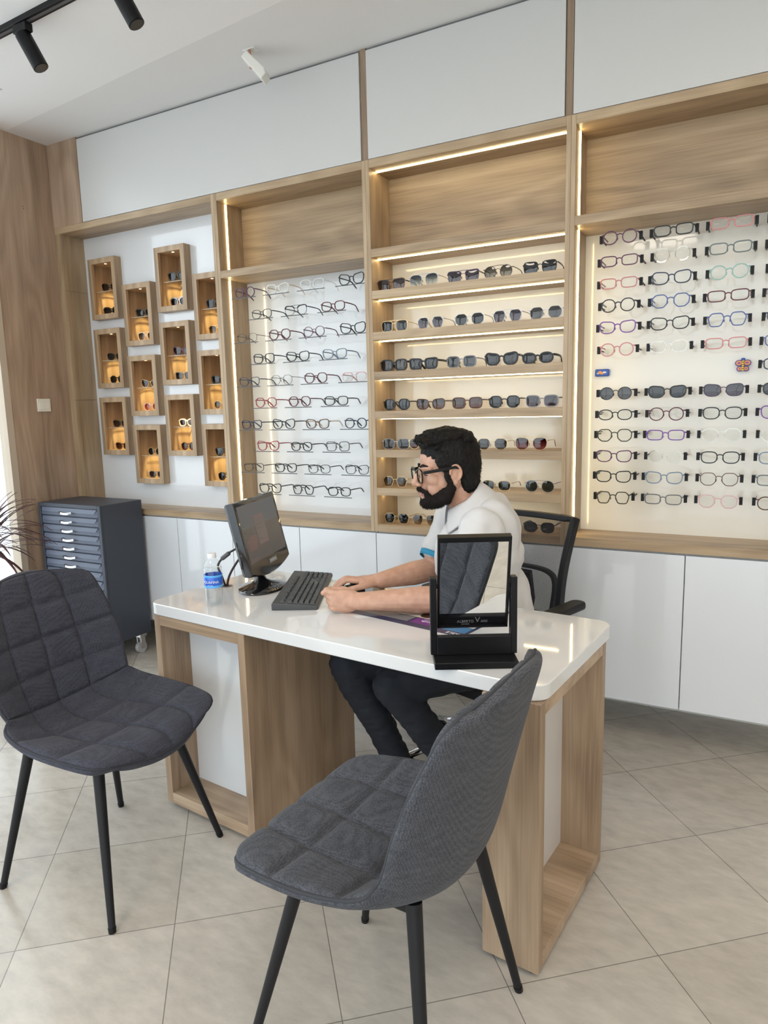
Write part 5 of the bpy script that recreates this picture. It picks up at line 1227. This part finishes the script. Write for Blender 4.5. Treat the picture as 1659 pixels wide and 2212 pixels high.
def strands(name, src, count, ln, mat, flow, seed, r0=.0005, keep=None):
    rn_ = random.Random(seed); me = src.data; ps_ = list(me.polygons); mb = MB(); k = 0
    while k < count:
        p_ = ps_[rn_.randrange(len(ps_))]; c_ = p_.center.copy() + PO; n_ = p_.normal.copy()
        if keep and not keep(HM.transposed() @ (c_ - HC), HM.transposed() @ n_): k += .2; continue
        k += 1
        d_ = (n_ * .55 + flow(HM.transposed() @ (c_ - HC)) + V3((rn_.uniform(-.45, .45), rn_.uniform(-.45, .45), rn_.uniform(-.45, .45)))).normalized()
        q_ = c_ - n_ * .002; pts_ = [q_]; l_ = ln * rn_.uniform(.6, 1.3); cur = V3((rn_.uniform(-.5, .5), rn_.uniform(-.5, .5), rn_.uniform(-.5, .3)))
        for _ in range(4): q_ = q_ + d_ * (l_ / 4); pts_.append(q_); d_ = (d_ + cur * .5 - n_ * .12).normalized()
        mb.tube(pts_, [r0 * 1.2, r0 * 1.1, r0, r0 * .8, r0 * .3], 3, cap=False)
    o_ = mb.build(name, mat, src, PO, smooth=True); o_['kind'] = 'stuff'
    return o_
BRD, HAIRO = bpy.data.objects['beard'], bpy.data.objects['hair']
strands('beard_hair', BRD, 4200, .0075, MATS['beard_black'], lambda q_: HM @ V3((.25, 0, -.75)), 3, .00035)
strands('hair_locks', HAIRO, 3200, .008, MATS['hair_black'], lambda q_: HM @ (V3((1.3, .5, -.1)) if q_.z > .09 else V3((-.9, 0, -1.5))), 4, .0006, lambda q_, n_: not (q_.x > .055 and q_.z < .10))
# his spectacles
sg = bpy.data.objects.new('spectacles', None); COL.objects.link(sg); sg.parent = man
M4 = HM.to_4x4() @ Matrix(((0, -1, 0, 0), (1, 0, 0, 0), (0, 0, 1, 0), (0, 0, 0, 1)))
M4.translation = hp(.107, 0, .003) - PO; sg.matrix_local = M4 @ Matrix.Scale(1.16, 4)
fm, le, tm, cx, cy, (xe, ye, ze), zmin = eyewear_meshes('soft', 'full')
def sadd(nm, me, mat, l=(0, 0, 0)):
    o = bpy.data.objects.new(nm, me); COL.objects.link(o); o.parent = sg; o.location = l; slot(o, mat); return o
sadd('spectacle_front', fm, fcol('black'))
for s in (-1, 1):
    l = sadd('spectacle_lens', le, LENS, (s * cx, cy, 0)); l.scale = (s, 1, 1)
for s in (-1, 1):
    MB().tube([(s * xe, ye, ze), (s * (xe + .006), ye + .05, ze + .003), (s * (xe + .006), ye + .090, ze + .006), (s * (xe + .003), ye + .106, ze + .000)], [1, 1, .9, .8], None, sec=(.0044, .0016), up=(0, 0, 1)).build('spectacle_temple', plain('acetate_black', (.006, .006, .007), .3, spec=.3), sg)
